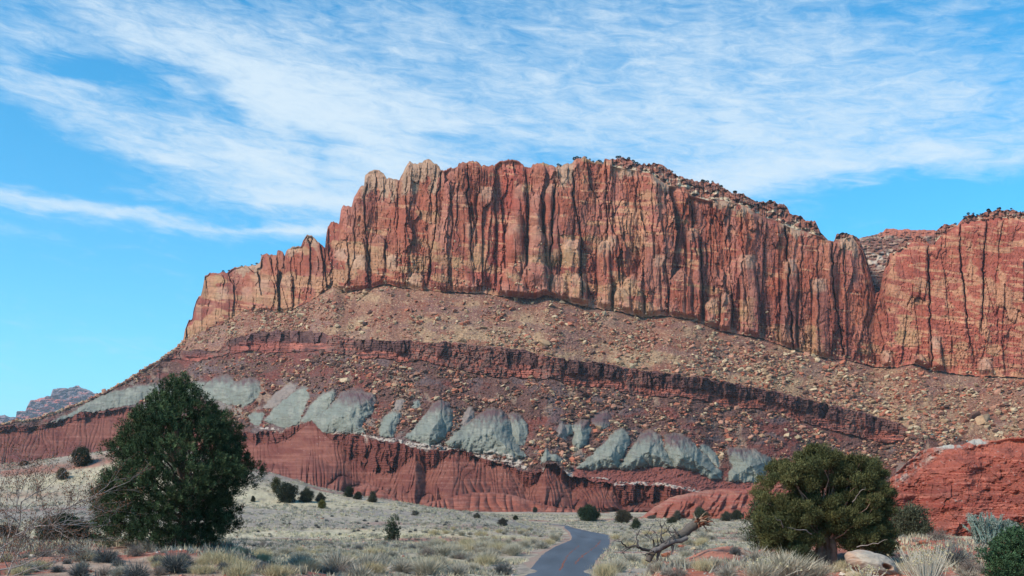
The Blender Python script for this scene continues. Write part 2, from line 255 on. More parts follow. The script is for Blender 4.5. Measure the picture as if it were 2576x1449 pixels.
def cliff_relief(px, py, t, yR, yB):
    q = (py - yR) / np.maximum(yB - yR, 4)                       # 0 at the rim, 1 at the foot
    small = ss(480, 860, px) * .45 + .55                          # far left end is lower relief
    rightw = ss(2200, 2260, px)                                   # the smoother wall on the right
    rel = np.zeros_like(px); low = ss(.45, .95, q); rw1 = 1 - .74 * rightw - .25 * ss(1780, 1900, px) * (1 - rightw)
    lean = px + (py - 600) * .05 * np.sin(px / 140.)
    f1, i1, e1 = facets(lean, py, 74, 420, 1, so=8, st=17); f2, i2, e2 = facets(lean, py, 36, 150, 2, so=4.2, st=9.5); f3, i3, e3 = facets(px, py, 17, 56, 3, so=1.9, st=5.5); f4, i4, e4 = facets(px, py, 8, 21, 4, so=.8, st=2.2); f5, i5, e5 = facets(px, py, 4.5, 8, 6, so=.6, st=1.0)
    rel += (f1 + f2) * rw1 + f3 * rw1 * (1 + .5 * low) + f4 * (1 + 1.0 * low) * rw1 + f5 * (1 + low)
    rel -= 3 * np.exp(-(e2 / .02) ** 2) * (hid(i2, 6) > .75) * rw1 + 2 * np.exp(-(e1 / .02) ** 2)
    rel += fbm(px / 90, py / 140, 3, 2) * 4
    ledge = np.abs((py / 17 + fbm(px / 60, py / 20, 3, 9) * 1.2) % 1 - .5); rel += (ledge - .25) * 1.3 * (low + .2)
    for (xc, yt, wd, pr, yb) in pillars:
        u = (px - xc - fbm(py / 40, xc + 0 * py, 2, 4) * 3 - (py - yt) * .02 * (-1 if int(xc) % 2 else 1)) / (wd * .5 * (1 + .15 * (py - yt) / 150))
        top = yt + 22 * np.clip(np.abs(u), 0, 1.3) ** 1.6 * wd / 40 + fbm(px / 5, py / 9, 2, 1) * 2
        m = ss(1.08, .88, np.abs(u)) * ss(-1, 7, py - top) * ss(25, -10, py - yb)
        prof = pr * (.55 + .45 * np.sqrt(np.clip(1 - u * u * .9, 0, 1)))
        rel = np.where(m > 0, rel * (1 - .55 * m) + prof * m * .95, rel)
        e = np.exp(-((np.abs(u) - 1.12) * wd * .5 / 2.2) ** 2) * ss(0, 10, py - yt) * ss(25, -10, py - yb); rel -= 1.7 * e
    for (pts, wd, dp) in cracks:
        a = np.array(pts, float); xc = np.interp(py, a[:, 1], a[:, 0]) + fbm(py / 18, wd + 0 * py, 3, 3) * 3
        m = ss(a[0, 1] - 14, a[0, 1], py) * ss(a[-1, 1] + 20, a[-1, 1], py)
        wv = wd * .62 * (.6 + .9 * vn(py / 22, wd + px * 0, 3))
        rel -= dp * (.38 if dp < 10 else .7) * np.exp(-((px - xc) / (wv * .38)) ** 2) * m
        rel += 1.6 * np.exp(-((px - xc + wd * 1.6) / (wd * 1.2)) ** 2) * m
    rel = rel * (1 - .8 * ss(.95, 1, q))
    rel += 6 * (1 - np.exp(-(py - yR) / 7.0)) - 3                          # the rim rounds off
    return rel * small
cliff_caps = [(908, 1000, 52, 16), (1008, 1112, 66, 18), (1396, 1446, 40, 14), (1536, 1602, 22, 10), (1640, 1700, 18, 10), (1790, 1900, 20, 12), (590, 660, 22, 10), (768, 800, 34, 10), (1960, 2040, 18, 14), (2110, 2160, 40, 22), (720, 756, 16, 8)]
def cliff_color(px, py, yT, yR, yB):
    q = (py - yR) / np.maximum(yB - yR, 4); n = fbm
    red = np.array([.335, .118, .075]); c = np.ones(px.shape + (3,)) * red
    c = mixc(c, (.40, .19, .12), ss(-.3, .6, n(px / 50, py / 90, 4, 1)))
    c = mixc(c, (.255, .085, .066), ss(.0, .5, n(px / 44, py / 100, 4, 6)) * .85); c = mixc(c, (.42, .21, .165), ss(.1, .5, n(px / 40, py / 70, 4, 11)) * .6)
    c = mixc(c, (.38, .105, .08), np.exp(-((px - 1275 + (py - 520) * .28) / 42) ** 2) * ss(400, 430, py) * .75)
    lean = px + (py - 600) * .05 * np.sin(px / 140.); _, i2, _e = facets(lean, py, 36, 150, 2); _, i3, _e = facets(px, py, 17, 56, 3)
    c *= (.82 + .22 * hid(i2, 5) + .14 * hid(i3, 6))[..., None]
    dip = py - .10 * (px - 1300)
    # tan and cream patches: bedded, more towards the foot and the left
    wt = -.60 + .62 * ss(.35, .9, q) + .45 * ss(1150, 820, px) * ss(.1, .4, q) + .30 * ss(820, 700, px) + .18 * np.exp(-((px - 1640) / 120) ** 2) - .28 * ss(1780, 1850, px)
    bed = n(px / 95, dip / 20, 4, 3) * .62 + n(px / 60, py / 60, 3, 8) * .62
    tan = ss(.02, .26, bed * 1.25 + wt + .30 * (hid(i2, 8) - .5) + .10 * (hid(i3, 9) - .5))
    c = mixc(c, (.43, .28, .165), tan * .85)
    c = mixc(c, (.36, .275, .15), tan * ss(.0, .5, n(px / 25, py / 30, 3, 2)) * .7)
    c = mixc(c, (.56, .35, .21), ss(.45, .7, n(px / 60, dip / 4.5, 3, 5) + .9 * (tan - .55)) * .35)
    # broad cream bands on the right hand wall
    rw = ss(2180, 2240, px)
    cb = ss(.0, .16, n(px / 60, py / 12, 3, 4) * .6 - np.abs(py - 622 - 5 * np.sin(px / 30)) / 22 + .45) * ss(2230, 2250, px)
    cb = np.maximum(cb, ss(.1, .3, n(px / 40, dip / 8, 4, 7) + .62 * np.exp(-((py - 735) / 38) ** 2) - .28) * rw * ss(2205, 2240, px))
    cb = np.maximum(cb, ss(.0, .25, n(px / 34, py / 40, 3, 6) + .8 * np.exp(-(((px - 2545) / 42) ** 2 + ((py - 780) / 95) ** 2)) - .45) * rw)
    c = mixc(c, (.50, .31, .19), cb * .8)
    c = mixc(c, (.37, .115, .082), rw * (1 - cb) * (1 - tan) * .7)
    c = mixc(c, (.56, .36, .22), ss(.1, .4, n(px / 46, dip / 5.5, 4, 2) + .95 * np.exp(-(((px - 1590) / 58) ** 2 + ((dip - 530) / 62) ** 2)) - .45) * .85)
    # receding wall turns from the light: its shading painted in as purple grey
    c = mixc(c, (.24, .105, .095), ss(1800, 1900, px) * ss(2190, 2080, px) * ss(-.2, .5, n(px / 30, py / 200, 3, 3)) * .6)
    # cream caps of the pillars
    for (xc, yt, wd, pr, yb) in pillars:
        m = np.exp(-((px - xc) / (wd * .55)) ** 4) * ss(-2, 4, py - yt) * ss(46, 20, py - yt + 9 * n(px / 9, py / 9, 2, 3)) * (.15 + .7 * h1(np.array(int(xc)), 3))
        c = mixc(c, (.50, .40, .29), m * .9)
    for (xa, xb, dep, rg) in cliff_caps:
        m = ss(xa - 6, xa + 10, px) * ss(xb + 6, xb - 10, px) * ss(dep, dep - 9, py - yR + rg * 1.6 * n(px / 12, py / 30, 3, 5))
        c = mixc(c, (.42, .34, .24), m * .85)
    # pale washed foot, streaked downwards
    foot = ss(50, 8, yB - py) * ss(1120, 1180, px) * ss(1980, 1850, px)
    st = ss(.0, .6, n(px / 4.5, py / 90, 3, 4) + .2)
    c = mixc(c, (.54, .34, .26), foot * st * .8)
    c = mixc(c, (.30, .13, .12), foot * ss(.3, .8, n(px / 6, py / 60, 3, 9)) * .5)
    # desert varnish
    v = ss(.22, .75, n(px / 13, py / 150, 4, 0)) * ss(.0, .2, q) * (.55 + .45 * rw)
    c = mixc(c, (.16, .068, .055), v * .38)
    c = mixc(c, (.50, .28, .19), ss(.35, .8, n(px / 7, py / 150, 3, 10)) * .22)
    c *= (1 + .16 * n(px / 4, py / 5, 3, 1))[..., None]
    c *= (1 - .22 * ss(.25, .6, n(px / 30, dip / 2.6, 3, 11)))[..., None]
    return c * np.array([.80, .665, .63])

# --- polygons of the grey clay mounds
def P2(l): return [(604 + .3981 * a, 872 + .3981 * b) for a, b in l]
def P3(l): return [(1207 + .3982 * a, 872 + .3982 * b) for a, b in l]
mounds = [([(130,1062),(180,1040),(215,1015),(250,1000),(300,982),(340,970),(410,962),(400,985),(345,1012),(300,1022),(240,1034),(190,1046)],0,7),
 ([(405,985),(450,968),(480,960),(520,958),(500,1000),(450,1040),(390,1050),(340,1040)],0,7),([(500,985),(540,948),(575,942),(590,960),(570,1000),(520,1010)],1,8),([(548,1005),(590,962),(625,948),(648,955),(655,985),(638,1010),(610,1022),(570,1016)],1,10),
 (P2([(60,430),(100,405),(150,420),(140,460),(110,500),(70,470)]),0,4),
 (P2([(150,385),(200,320),(250,280),(320,225),(360,240),(330,290),(200,390)]),2,5),(P2([(160,470),(220,390),(320,310),(360,262),(400,245),(432,255),(425,330),(400,400),(372,490),(340,512),(300,518),(230,495)]),0,14),
 (P2([(390,470),(420,420),(480,340),(540,282),(590,275),(606,290),(590,340),(540,395),(470,460),(410,482)]),0,10),
 (P2([(460,465),(560,390),(620,330),(630,290),(700,278),(780,280),(850,300),(862,350),(840,410),(800,450),(770,500),(790,542),(700,546),(600,536),(540,552),(500,520)]),1,16),
 (P2([(880,520),(900,470),(940,420),(985,400),(1015,420),(1005,470),(975,530),(960,570),(890,567)]),0,8),(P2([(1085,385),(1090,345),(1130,335),(1140,365),(1115,388)]),0,4),
 (P2([(1040,572),(1100,520),(1170,440),(1215,360),(1270,330),(1320,355),(1342,430),(1336,500),(1300,562),(1250,602),(1200,622),(1130,602)]),1,14),
 (P2([(970,400),(990,340),(1020,325),(1040,345),(1010,390)]),2,4),(P2([(1400,490),(1420,410),(1450,370),(1480,385),(1480,440),(1440,485)]),2,5),
 ([(1121,1113),(1153,1083),(1193,1055),(1212,1036),(1241,1024),(1268,1036),(1285,1067),(1290,1095),(1306,1127),(1324,1152),(1290,1154),(1250,1142),(1180,1137),(1160,1127),(1130,1122)],1,17),
 (P3([(180,430),(215,410),(255,430),(295,490),(305,540),(275,620),(232,625),(205,560),(200,490)]),1,7),(P3([(540,500),(570,482),(592,510),(580,550),(550,562)]),0,4),
 (P3([(590,505),(640,455),(690,470),(695,540),(672,620),(622,645),(585,612),(600,560)]),1,8),(P3([(705,470),(750,415),(800,400),(830,450),(820,500),(780,520),(730,500)]),3,5),
 (P3([(615,765),(700,692),(780,620),(845,540),(895,508),(938,535),(942,620),(905,690),(872,765),(800,762),(700,775)]),0,14),
 (P3([(872,770),(930,690),(995,600),(1015,550),(1080,522),(1140,560),(1162,640),(1202,700),(1228,765),(1140,752),(1040,752),(960,775)]),1,15),
 (P3([(1172,610),(1162,555),(1230,545),(1300,560),(1370,635),(1450,718),(1522,790),(1524,832),(1460,832),(1380,792),(1300,764),(1235,766),(1192,690)]),1,15),
 (P3([(1372,620),(1420,608),(1500,690),(1512,762),(1450,705)]),0,5),(P3([(1560,650),(1520,620),(1640,640),(1660,645),(1740,648),(1840,712),(1815,790),(1782,862),(1680,852),(1580,852),(1568,800),(1600,760)]),1,13),
 (P3([(388,735),(400,680),(420,638),(435,680),(480,678),(522,722),(440,712)]),0,5),(P3([(490,560),(500,490),(530,470),(550,520),(540,590)]),2,4)]
def pip(px, py, poly):
    """inside mask and distance to the outline"""
    a = np.array(poly); b = np.roll(a, -1, 0); ins = np.zeros(px.shape, bool); dd = np.full(px.shape, 1e9)
    for (x0, y0), (x1, y1) in zip(a, b):
        if y0 != y1:
            c = ((py >= min(y0, y1)) & (py < max(y0, y1))) & (px < (x1 - x0) * (py - y0) / (y1 - y0) + x0); ins ^= c
        dx, dy = x1 - x0, y1 - y0; t = np.clip(((px - x0) * dx + (py - y0) * dy) / (dx * dx + dy * dy), 0, 1)
        dd = np.minimum(dd, np.hypot(px - x0 - t * dx, py - y0 - t * dy))
    return ins, dd
def mound_fields(px, py):
    wx = px + fbm(px / 12, py / 12, 3, 2) * 2.6; wy = py + fbm(px / 9, py / 9, 3, 6) * 2.2
    bulge = np.zeros_like(px); mask = np.zeros_like(px); purple = np.zeros_like(px); brown = np.zeros_like(px)
    for poly, style, amp in mounds:
        a = np.array(poly); x0, y0 = a.min(0) - 14; x1, y1 = a.max(0) + 14
        sel = (px > x0) & (px < x1) & (py > y0) & (py < y1)
        if not sel.any(): continue
        ins, d = pip(wx[sel], wy[sel], poly); sd_ = np.where(ins, d, -d)
        tp = ss(.30, .0, (yy0 := (wy[sel] - y0 - 14) / (y1 - y0 - 28))); m = ss(-1.2 - 0 * tp, 2.4 + 10 * tp, sd_ + 2.5 + 1.5 * fbm(px[sel] / 3, wy[sel] / 3, 2, 5)); wid = min(x1 - x0, y1 - y0) * .3
        bu = amp * 1.3 * np.clip((sd_ + 2.5) / wid, 0, 1.6) ** .75
        yy = yy0; ax = a[np.argsort(a[:, 1])[:3], 0].mean(); ang = (wx[sel] - ax) / (wy[sel] - y0 - 14 + 26)
        bu = bu + m * (amp / 14) * (1.5 * np.abs(np.sin(np.pi * (ang * 2.0 + .5 * fbm(px[sel] / 16, wy[sel] / 40, 2, 3)))) ** .8 + .4 * fbm(ang * 14, wy[sel] / 60, 3, 4) - .9)
        pu = m * ss(.42, .04, yy + .1 * fbm(px[sel] / 6, py[sel] / 10, 2, 1)) if style in (1, 3) else m * 0
        if style == 3: pu = m * ss(1.1, .5, yy)
        bulge[sel] = np.maximum(bulge[sel], bu); mask[sel] = np.maximum(mask[sel], m); purple[sel] = np.maximum(purple[sel], pu)
        if style == 2: brown[sel] = np.maximum(brown[sel], m)
    return bulge, mask, purple, brown

def build_mesa():
    out = {}
    # cliff
    y, D, t = band(R, B, DR, DB, 330, 1.0); px = PX + 0 * y
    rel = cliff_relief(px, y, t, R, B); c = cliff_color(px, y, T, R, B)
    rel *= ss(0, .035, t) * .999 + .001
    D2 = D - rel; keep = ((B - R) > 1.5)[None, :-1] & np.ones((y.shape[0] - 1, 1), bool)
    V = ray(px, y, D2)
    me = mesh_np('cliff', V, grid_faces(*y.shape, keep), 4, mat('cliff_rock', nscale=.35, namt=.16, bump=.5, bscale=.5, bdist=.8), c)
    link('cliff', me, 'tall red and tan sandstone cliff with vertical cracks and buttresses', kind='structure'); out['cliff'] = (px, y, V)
    # cap: from rim up to skyline, then back over the plateau
    y, D, t = band(T, R, DT, DR, 46); px = PX + 0 * y
    hgt = (R - T)
    i, l, w, d = columns(px, y, 11, 51, 6, 40); j = np.floor(y / 9 + 3 * h1(i, 2)).astype(np.int64)
    cf, _a, _b = facets(px, y, 12, 9, 10); rel = (cf * 7 + (h2(i, j, 3) - .3) * 1.5 + fbm(px / 7, y / 5, 4, 2) * 1.6 - 2.5 * np.exp(-(d / 1.3) ** 2)) * ss(3, 12, hgt) - .5
    rel *= ss(0, .1, t) * ss(1, .9, t)
    c = np.ones(px.shape + (3,)) * np.array([.20, .088, .06]); c = mixc(c, (.42, .34, .235), ss(.1, .45, fbm(px / 14, y / 6, 4, 5) + 1.1 * (t - .72)))
    c = mixc(c, (.34, .12, .075), ss(.1, .5, fbm(px / 16, y / 9, 3, 8)) * .6); c *= (1 + .35 * fbm(px / 4, y / 3, 3, 3))[..., None]
    lowc = cliff_color(px, y, T, R, B); c = mixc(c, (0, 0, 0), 0 * t) * ss(4, 14, hgt)[None, :, None] + lowc * (1 - ss(4, 14, hgt))[None, :, None]
    spur = ss(470, 455, px)[..., None]; c = c * (1 - spur) + spur * slope_color(px, y)
    V1 = ray(px, y, D - rel)
    yb = np.stack([T + 4.5, T + 3.5, T + 2.5, T + .9, T]); Db = np.stack([DT + 330, DT + 140, DT + 60, DT + 12, DT]); Vb = ray(PX + 0 * yb, yb, Db)
    Vb[0, :, 2] -= 60
    cb = np.ones(yb.shape + (3,)) * c[0][None]
    V = np.concatenate([Vb[:-1], V1]); c = np.concatenate([cb[:-1], c])
    me = mesh_np('caprock', V, grid_faces(V.shape[0], NX), 4, MATS['cliff_rock'], c)
    link('caprock', me, 'broken brown and cream caprock along the top of the cliff', kind='structure'); out['cap'] = (px, y, V1)
    # talus
    y, D, t = band(B, L1, DB, DL1, 170, sa=Bs, sb=L1s); px = PX + 0 * y
    rel = fbm(px / 90, y / 60, 4, 3) * 7 * np.sin(np.pi * t) + fbm(px / 14, y / 7, 4, 5) * 1.1 + fbm(px / 4, y / 2.2, 2, 8) * .5
    rel *= ss(0, .03, t) * .9 + .1
    c = talus_color(px, y, t); V = ray(px, y, D - rel)
    keep = ((L1 - B) > .9)[None, :-1] & np.ones((y.shape[0] - 1, 1), bool)
    link('talus_slope', mesh_np('talus_slope', V, grid_faces(*y.shape, keep), 4, mat('talus_debris', nscale=.5, namt=.3, bump=.8, bscale=.8, bdist=.8), c), 'upper slope of tan and red rock debris at the foot of the cliff', kind='structure')
    out['talus'] = (px, y, V)
    # dark ledge
    y, D, t = band(L1, L2, DL1, DL2, 60, sa=L1s, sb=L2s); px = PX + 0 * y
    i, l, w, d = columns(px, y, 34, 61, 12, 60); k, l2, w2, d2 = columns(px, y, 11, 62, 5, 30)
    lf, li, le = facets(px, y, 26, 60, 5); lf2, li2, le2 = facets(px, y, 9, 14, 7); gap = ss(.1, .4, fbm(px / 55, px * 0, 3, 7) + .02)
    hard = ss(.62, .5, t + .08 * fbm(px / 40, y / 30, 2, 2))
    hard = hard * (1 - .8 * gap)
    rel = 2.0 + lf * 8 * hard + lf2 * 2.6 + hard * 1.4 - 3.5 * np.exp(-(le / .05) ** 2) * hard * (hid(li, 4) > .4)
    rel += (np.abs((y / 4.2 + fbm(px / 50, y / 30, 2, 7)) % 1 - .5) - .25) * 1.8 + fbm(px / 5, y / 5, 3, 1) * .9 + ss(.55, 1, t) * 2.2
    rel *= ss(0, .03, t) * .98 + .02; rel *= ss(L2[None] + 0, L2[None] - 3, y) * .7 + .3
    hh = ss(3, 14, L2 - L1)[None]; rel = rel * hh
    c = np.ones(px.shape + (3,)) * np.array([.085, .040, .037]); c = mixc(c, (.135, .068, .058), ss(-.1, .6, fbm(px / 14, y / 14, 3, 2)))
    c = mixc(c, (.25, .085, .06), (1 - hard) * ss(-.6, .4, fbm(px / 30, y / 4, 3, 5)))
    c = mixc(c, (.36, .13, .095), ss(.15, .5, fbm(px / 50, y / 2.2, 3, 8)) * (1 - hard) * .7)
    c = mixc(c, (.22, .065, .05), ss(760, 640, px) * .6 * ss(.2, .6, t))
    c *= (1 + .25 * fbm(px / 3.5, y / 6, 3, 3))[..., None] * (.75 + .5 * hid(li, 9))[..., None]
    c = mixc(c, (.17, .10, .08), gap * ss(-.2, .2, fbm(px / 6, y / 5, 3, 4)) * .8)
    c = c * hh[..., None] + talus_color(px, y, t * 0 + 1) * (1 - hh[..., None])
    V = ray(px, y, D - rel); keep = ((L2 - L1) > .9)[None, :-1] & np.ones((y.shape[0] - 1, 1), bool)
    link('rock_ledge', mesh_np('rock_ledge', V, grid_faces(*y.shape, keep), 4, mat('ledge_rock', nscale=.6, namt=.2, bump=.6, bscale=.8, bdist=.6), c), 'long dark brown band of rock running across the slope', kind='structure')
    # slope with clay mounds
    y, D, t = band(L2, RT, DL2, DRT, 250, sa=L2s, sb=RTs); px = PX + 0 * y
    bulge, mask, purple, brown = mound_fields(px, y)
    rel = fbm(px / 70, y / 60, 4, 1) * 5 * np.sin(np.pi * t) + (fbm(px / 12, y / 8, 4, 5) * 1.6 + fbm(px / 3.6, y / 2.6, 2, 8) * .7) * (1 - mask)
    gul = np.abs(fbm(px / 9 + (y - 1000) * .02, y / 90, 3, 4)); rel += bulge + mask * fbm(px / 8, y / 30, 3, 2) * .25
    rel *= ss(0, .02, t) * .95 + .05
    c = slope_color(px, y)
    g = np.ones(px.shape + (3,)) * np.array([.215, .232, .19]); g = mixc(g, (.27, .275, .22), ss(-.2, .6, fbm(px / 12, y / 24, 4, 7))); g = mixc(g, (.18, .19, .15), ss(.1, .6, fbm(px / 24, y / 5, 4, 3)) * .8)
    g = mixc(g, (.125, .062, .066), purple * .93); g = mixc(g, (.27, .20, .17), brown * .75)
    g = mixc(g, (.13, .12, .11), ss(.42, .6, fbm(px / 10, y / 3, 3, 9)) * .45); g *= (1 + .1 * fbm(px / 2.5, y / 9, 3, 5))[..., None]
    g = g * .80 * np.array([.97, 1.0, 1.04]); c = mixc(c, (.20, .19, .165), (1 - mask) * ss(.1, .5, fbm(px / 26, y / 16, 3, 6)) * np.exp(-((y - RT_(px) + 45) / 34) ** 2) * .55); c = c * (1 - mask[..., None]) + g * mask[..., None]
    # maroon clay and the white bed along the lip of the red cliff
    nn = fbm(px / 22, y / 30, 3, 4)
    mar = ss(1430, 1450, px) * ss(-2, 2, y - pl([(1430, 1180), (1460, 1172), (1553, 1176), (1700, 1172), (1812, 1205), (1840, 1214), (1925, 1212), (2640, 1215)])(px) + 3 * nn) * (1 - mask)
    c = mixc(c, (.18, .062, .05), mar)
    def lens(x0, x1, yf, th): return ss(x0 - 4, x0 + 4, px) * ss(x1 + 4, x1 - 4, px) * ss(1.0, .55, np.abs(y - yf(px) + 2 * fbm(px / 8, px * 0, 3, 3)) / (th * (.6 + .8 * vn(px / 17, px * 0, 5))))
    wl = lens(840, 960, pl([(840, 1088), (903, 1091), (960, 1105)]), 3.5) + lens(960, 1130, pl([(930, 1104), (1002, 1110), (1042, 1121), (1085, 1127), (1130, 1130)]), 8) + lens(1130, 1215, pl([(1122, 1128), (1215, 1148)]), 5) \
        + lens(1215, 1325, pl([(1207, 1150), (1235, 1146), (1265, 1148), (1318, 1172)]), 13) + lens(1365, 1440, pl([(1365, 1180), (1400, 1182), (1440, 1196)]), 6) + lens(1545, 1760, pl([(1530, 1218), (1600, 1216), (1665, 1218), (1750, 1234)]), 5) \
        + lens(655, 700, pl([(650, 1076), (700, 1080)]), 3) + lens(1490, 1530, pl([(1480, 1200), (1530, 1206)]), 2.5)
    c = mixc(c, (.44, .39, .33), np.clip(wl, 0, 1) * ss(-.45, -.05, fbm(px / 6, y / 4, 3, 9)) * .8); rel += np.clip(wl, 0, 1) * 2.0 * ss(1.0, .93, t)
    V = ray(px, y, D - rel)
    link('clay_slope', mesh_np('clay_slope', V, grid_faces(*y.shape), 4, mat('clay', nscale=.6, namt=.14, bump=.35, bscale=.7, bdist=.6), c), 'lower slope of grey green clay mounds between brown boulder chutes', kind='structure')
    out['slope'] = (px, y, V, mask)
    # red cliff and fluted apron
    y1, D1, t1 = band(RT, RB, DRT, DRB, 90, sa=RTs, sb=RBs); y2, D2_, t2 = band(RB, MB, DRB, DMB, 80, sa=RBs, sb=MBs); y4, D4, t4 = band(MB, FT, DMB, DFT, 80, sa=MBs, sb=FTs); y2 = np.concatenate([y2, y4[1:]]); D2_ = np.concatenate([D2_, D4[1:]]); t2 = np.concatenate([t2 * .5, t4[1:] * .5 + .5]); y3, D3, t3 = band(FT, FT2, DFT, DFT2, 12)
    y = np.concatenate([y1, y2[1:], y3[1:]]); D = np.concatenate([D1, D2_[1:], D3[1:]]); px = PX + 0 * y
    t = np.concatenate([t1, t2[1:] + 1, t3[1:] + 2])
    fl = 1 - np.abs(fbm(px / 17 + .25 * fbm(px / 60, y / 40, 2, 1), y / 150, 2, 2))
    up = ss(1.15, .9, t); apron = ss(.75, 1.1, t)
    bf, bi_, be_ = facets(px, y, 30, 110, 8); bf2, _a, _b = facets(px, y, 10, 30, 9)
    rel = up * ((fl - .6) * 3 + bf * 11 + bf2 * 3.5 + fbm(px / 70, y / 80, 2, 7) * 5 + (np.abs((y / 5 + fbm(px / 60, y / 30, 2, 4)) % 1 - .5) - .25) * 1.6)
    sw = px + (y - 1200) * 1.1 * np.sin(px / 210.) + 5 * fbm(px / 40, y / 25, 2, 3)
    # fans that spread from the cliff foot
    def rill(s, v, sd): return 1 - np.abs(fbm(s, v, 2, sd))
    spread = np.clip(t - 1, 0, 1)
    wv_ = 1.3 * fbm(px / 60, spread * .8, 2, 5); lob = lambda q, p=.6: np.abs(np.sin(np.pi * q)) ** p
    lowq = ss(.35, .8, spread); dg = px + 70 * spread * np.sin(px / 120. + 1.0)
    rr = lowq * lob(dg / 44 + wv_) ; rr2 = lob((px + 26 * spread * np.sin(px / 130.)) / 13 + 1.1 * fbm(px / 30, spread * 1.5, 2, 8), .8)
    rel += apron * (rr * 19 * np.sin(np.pi * np.clip(spread, 0, 1) * .9 + .1) + (rr2 - .6) * (1.6 + 3.0 * lowq) + 9 * lowq * (1 - spread) * fbm(px / 90, spread * 2.5, 3, 4)) + fbm(px / 6, y / 5, 3, 3) * .7
    rel *= ss(0, .04, t) * .97 + .03; rel *= ss(3, 2.2, t)
    c = np.ones(px.shape + (3,)) * np.array([.130, .039, .028]); c = mixc(c, (.165, .058, .040), apron * ss(-.5, .5, fbm(px / 30, y / 16, 3, 2)))
    c = mixc(c, (.13, .04, .03), ss(0, .6, fbm(px / 26, y / 20, 3, 6)) * up)
    c = mixc(c, (.22, .09, .065), ss(.2, .6, fbm(px / 70, y / 3.2, 3, 8)) * (.25 + .4 * apron))
    c = mixc(c, (.13, .04, .033), ss(.25, .6, fbm(px / 40, y / 2.0, 3, 10)) * up * .75)
    c = mixc(c, (.38, .33, .27), ss(.30, .0, t) * ss(.1, .6, fbm(px / 8, y / 40, 3, 4)) * .6 * ss(640, 700, px) * ss(1330, 1300, px))
    c = mixc(c, (.50, .40, .34), (vn(px / 1.7, y / 1.3, 3) > .965) * apron * .5 * (vn(px / 40, y / 20, 5) > .5))
    c *= (1 + .12 * fbm(px / 3.5, y / 4, 3, 1))[..., None]
    V = ray(px, y, D - rel)
    link('red_badlands', mesh_np('red_badlands', V, grid_faces(*y.shape), 4, mat('red_mudstone', nscale=.8, namt=.14, bump=.4, bscale=1.2, bdist=.4), c), 'fluted red mudstone cliff and rounded red aprons under the clay mounds', kind='structure')
    out['bad'] = (px, y, V)
    return out
def talus_color(px, y, t):
    c = np.ones(px.shape + (3,)) * np.array([.275, .155, .115])
    c = mixc(c, (.38, .285, .19), ss(-.25, .4, fbm(px / 110, y / 60, 3, 2) + .55 * np.exp(-(((px - 1170) / 170) ** 2 + ((y - 820) / 40) ** 2)) - .2 * ss(1500, 1900, px)) * .9)
    c = mixc(c, (.24, .095, .07), ss(0, .55, fbm(px / 70, y / 22, 3, 7) + .5 * np.exp(-(((px - 800) / 170) ** 2 + ((y - 800) / 25) ** 2))) * .75)
    c = mixc(c, (.21, .13, .125), ss(.1, .5, fbm(px / 90, y / 20, 3, 9) + .3 * ss(24, 5, y - B_(px))) * .65)
    c = mixc(c, (.20, .105, .085), ss(.05, .45, fbm((px + y * .35) / 17, y / 110, 4, 11)) * .6)
    sp = vn(px / 1.9, y / 1.4, 5); c = mixc(c, (.50, .40, .28), (sp > .80) * .7); c = mixc(c, (.09, .055, .045), (sp < .17) * .55)
    c *= (.80 + .2 * fbm(px / 3, y / 2, 2, 3))[..., None]; return c * np.array([.99, .88, .78])
def slope_color(px, y):
    c = np.ones(px.shape + (3,)) * np.array([.185, .092, .075])
    c = mixc(c, (.24, .075, .058), ss(0, .5, fbm(px / 60, y / 22, 3, 3) + .5 * ss(900, 600, px) * ss(960, 900, y)))
    c = mixc(c, (.40, .27, .19), ss(.0, .35, fbm(px / 30, y / 40, 3, 5) + 1.0 * np.exp(-(((px - 1010 + (y - 960) * .25) / 48) ** 2 + ((y - 985) / 52) ** 2)) - .45) * .9)
    c = mixc(c, (.19, .14, .14), ss(.1, .6, fbm(px / 50, y / 24, 3, 8)) * .7)
    sp = vn(px / 1.9, y / 1.4, 7); c = mixc(c, (.36, .22, .16), (sp > .82) * .7); c = mixc(c, (.07, .04, .035), (sp < .2) * .6)
    c *= (.55 + .15 * fbm(px / 3, y / 2, 2, 4))[..., None]; return c
SURF = build_mesa()
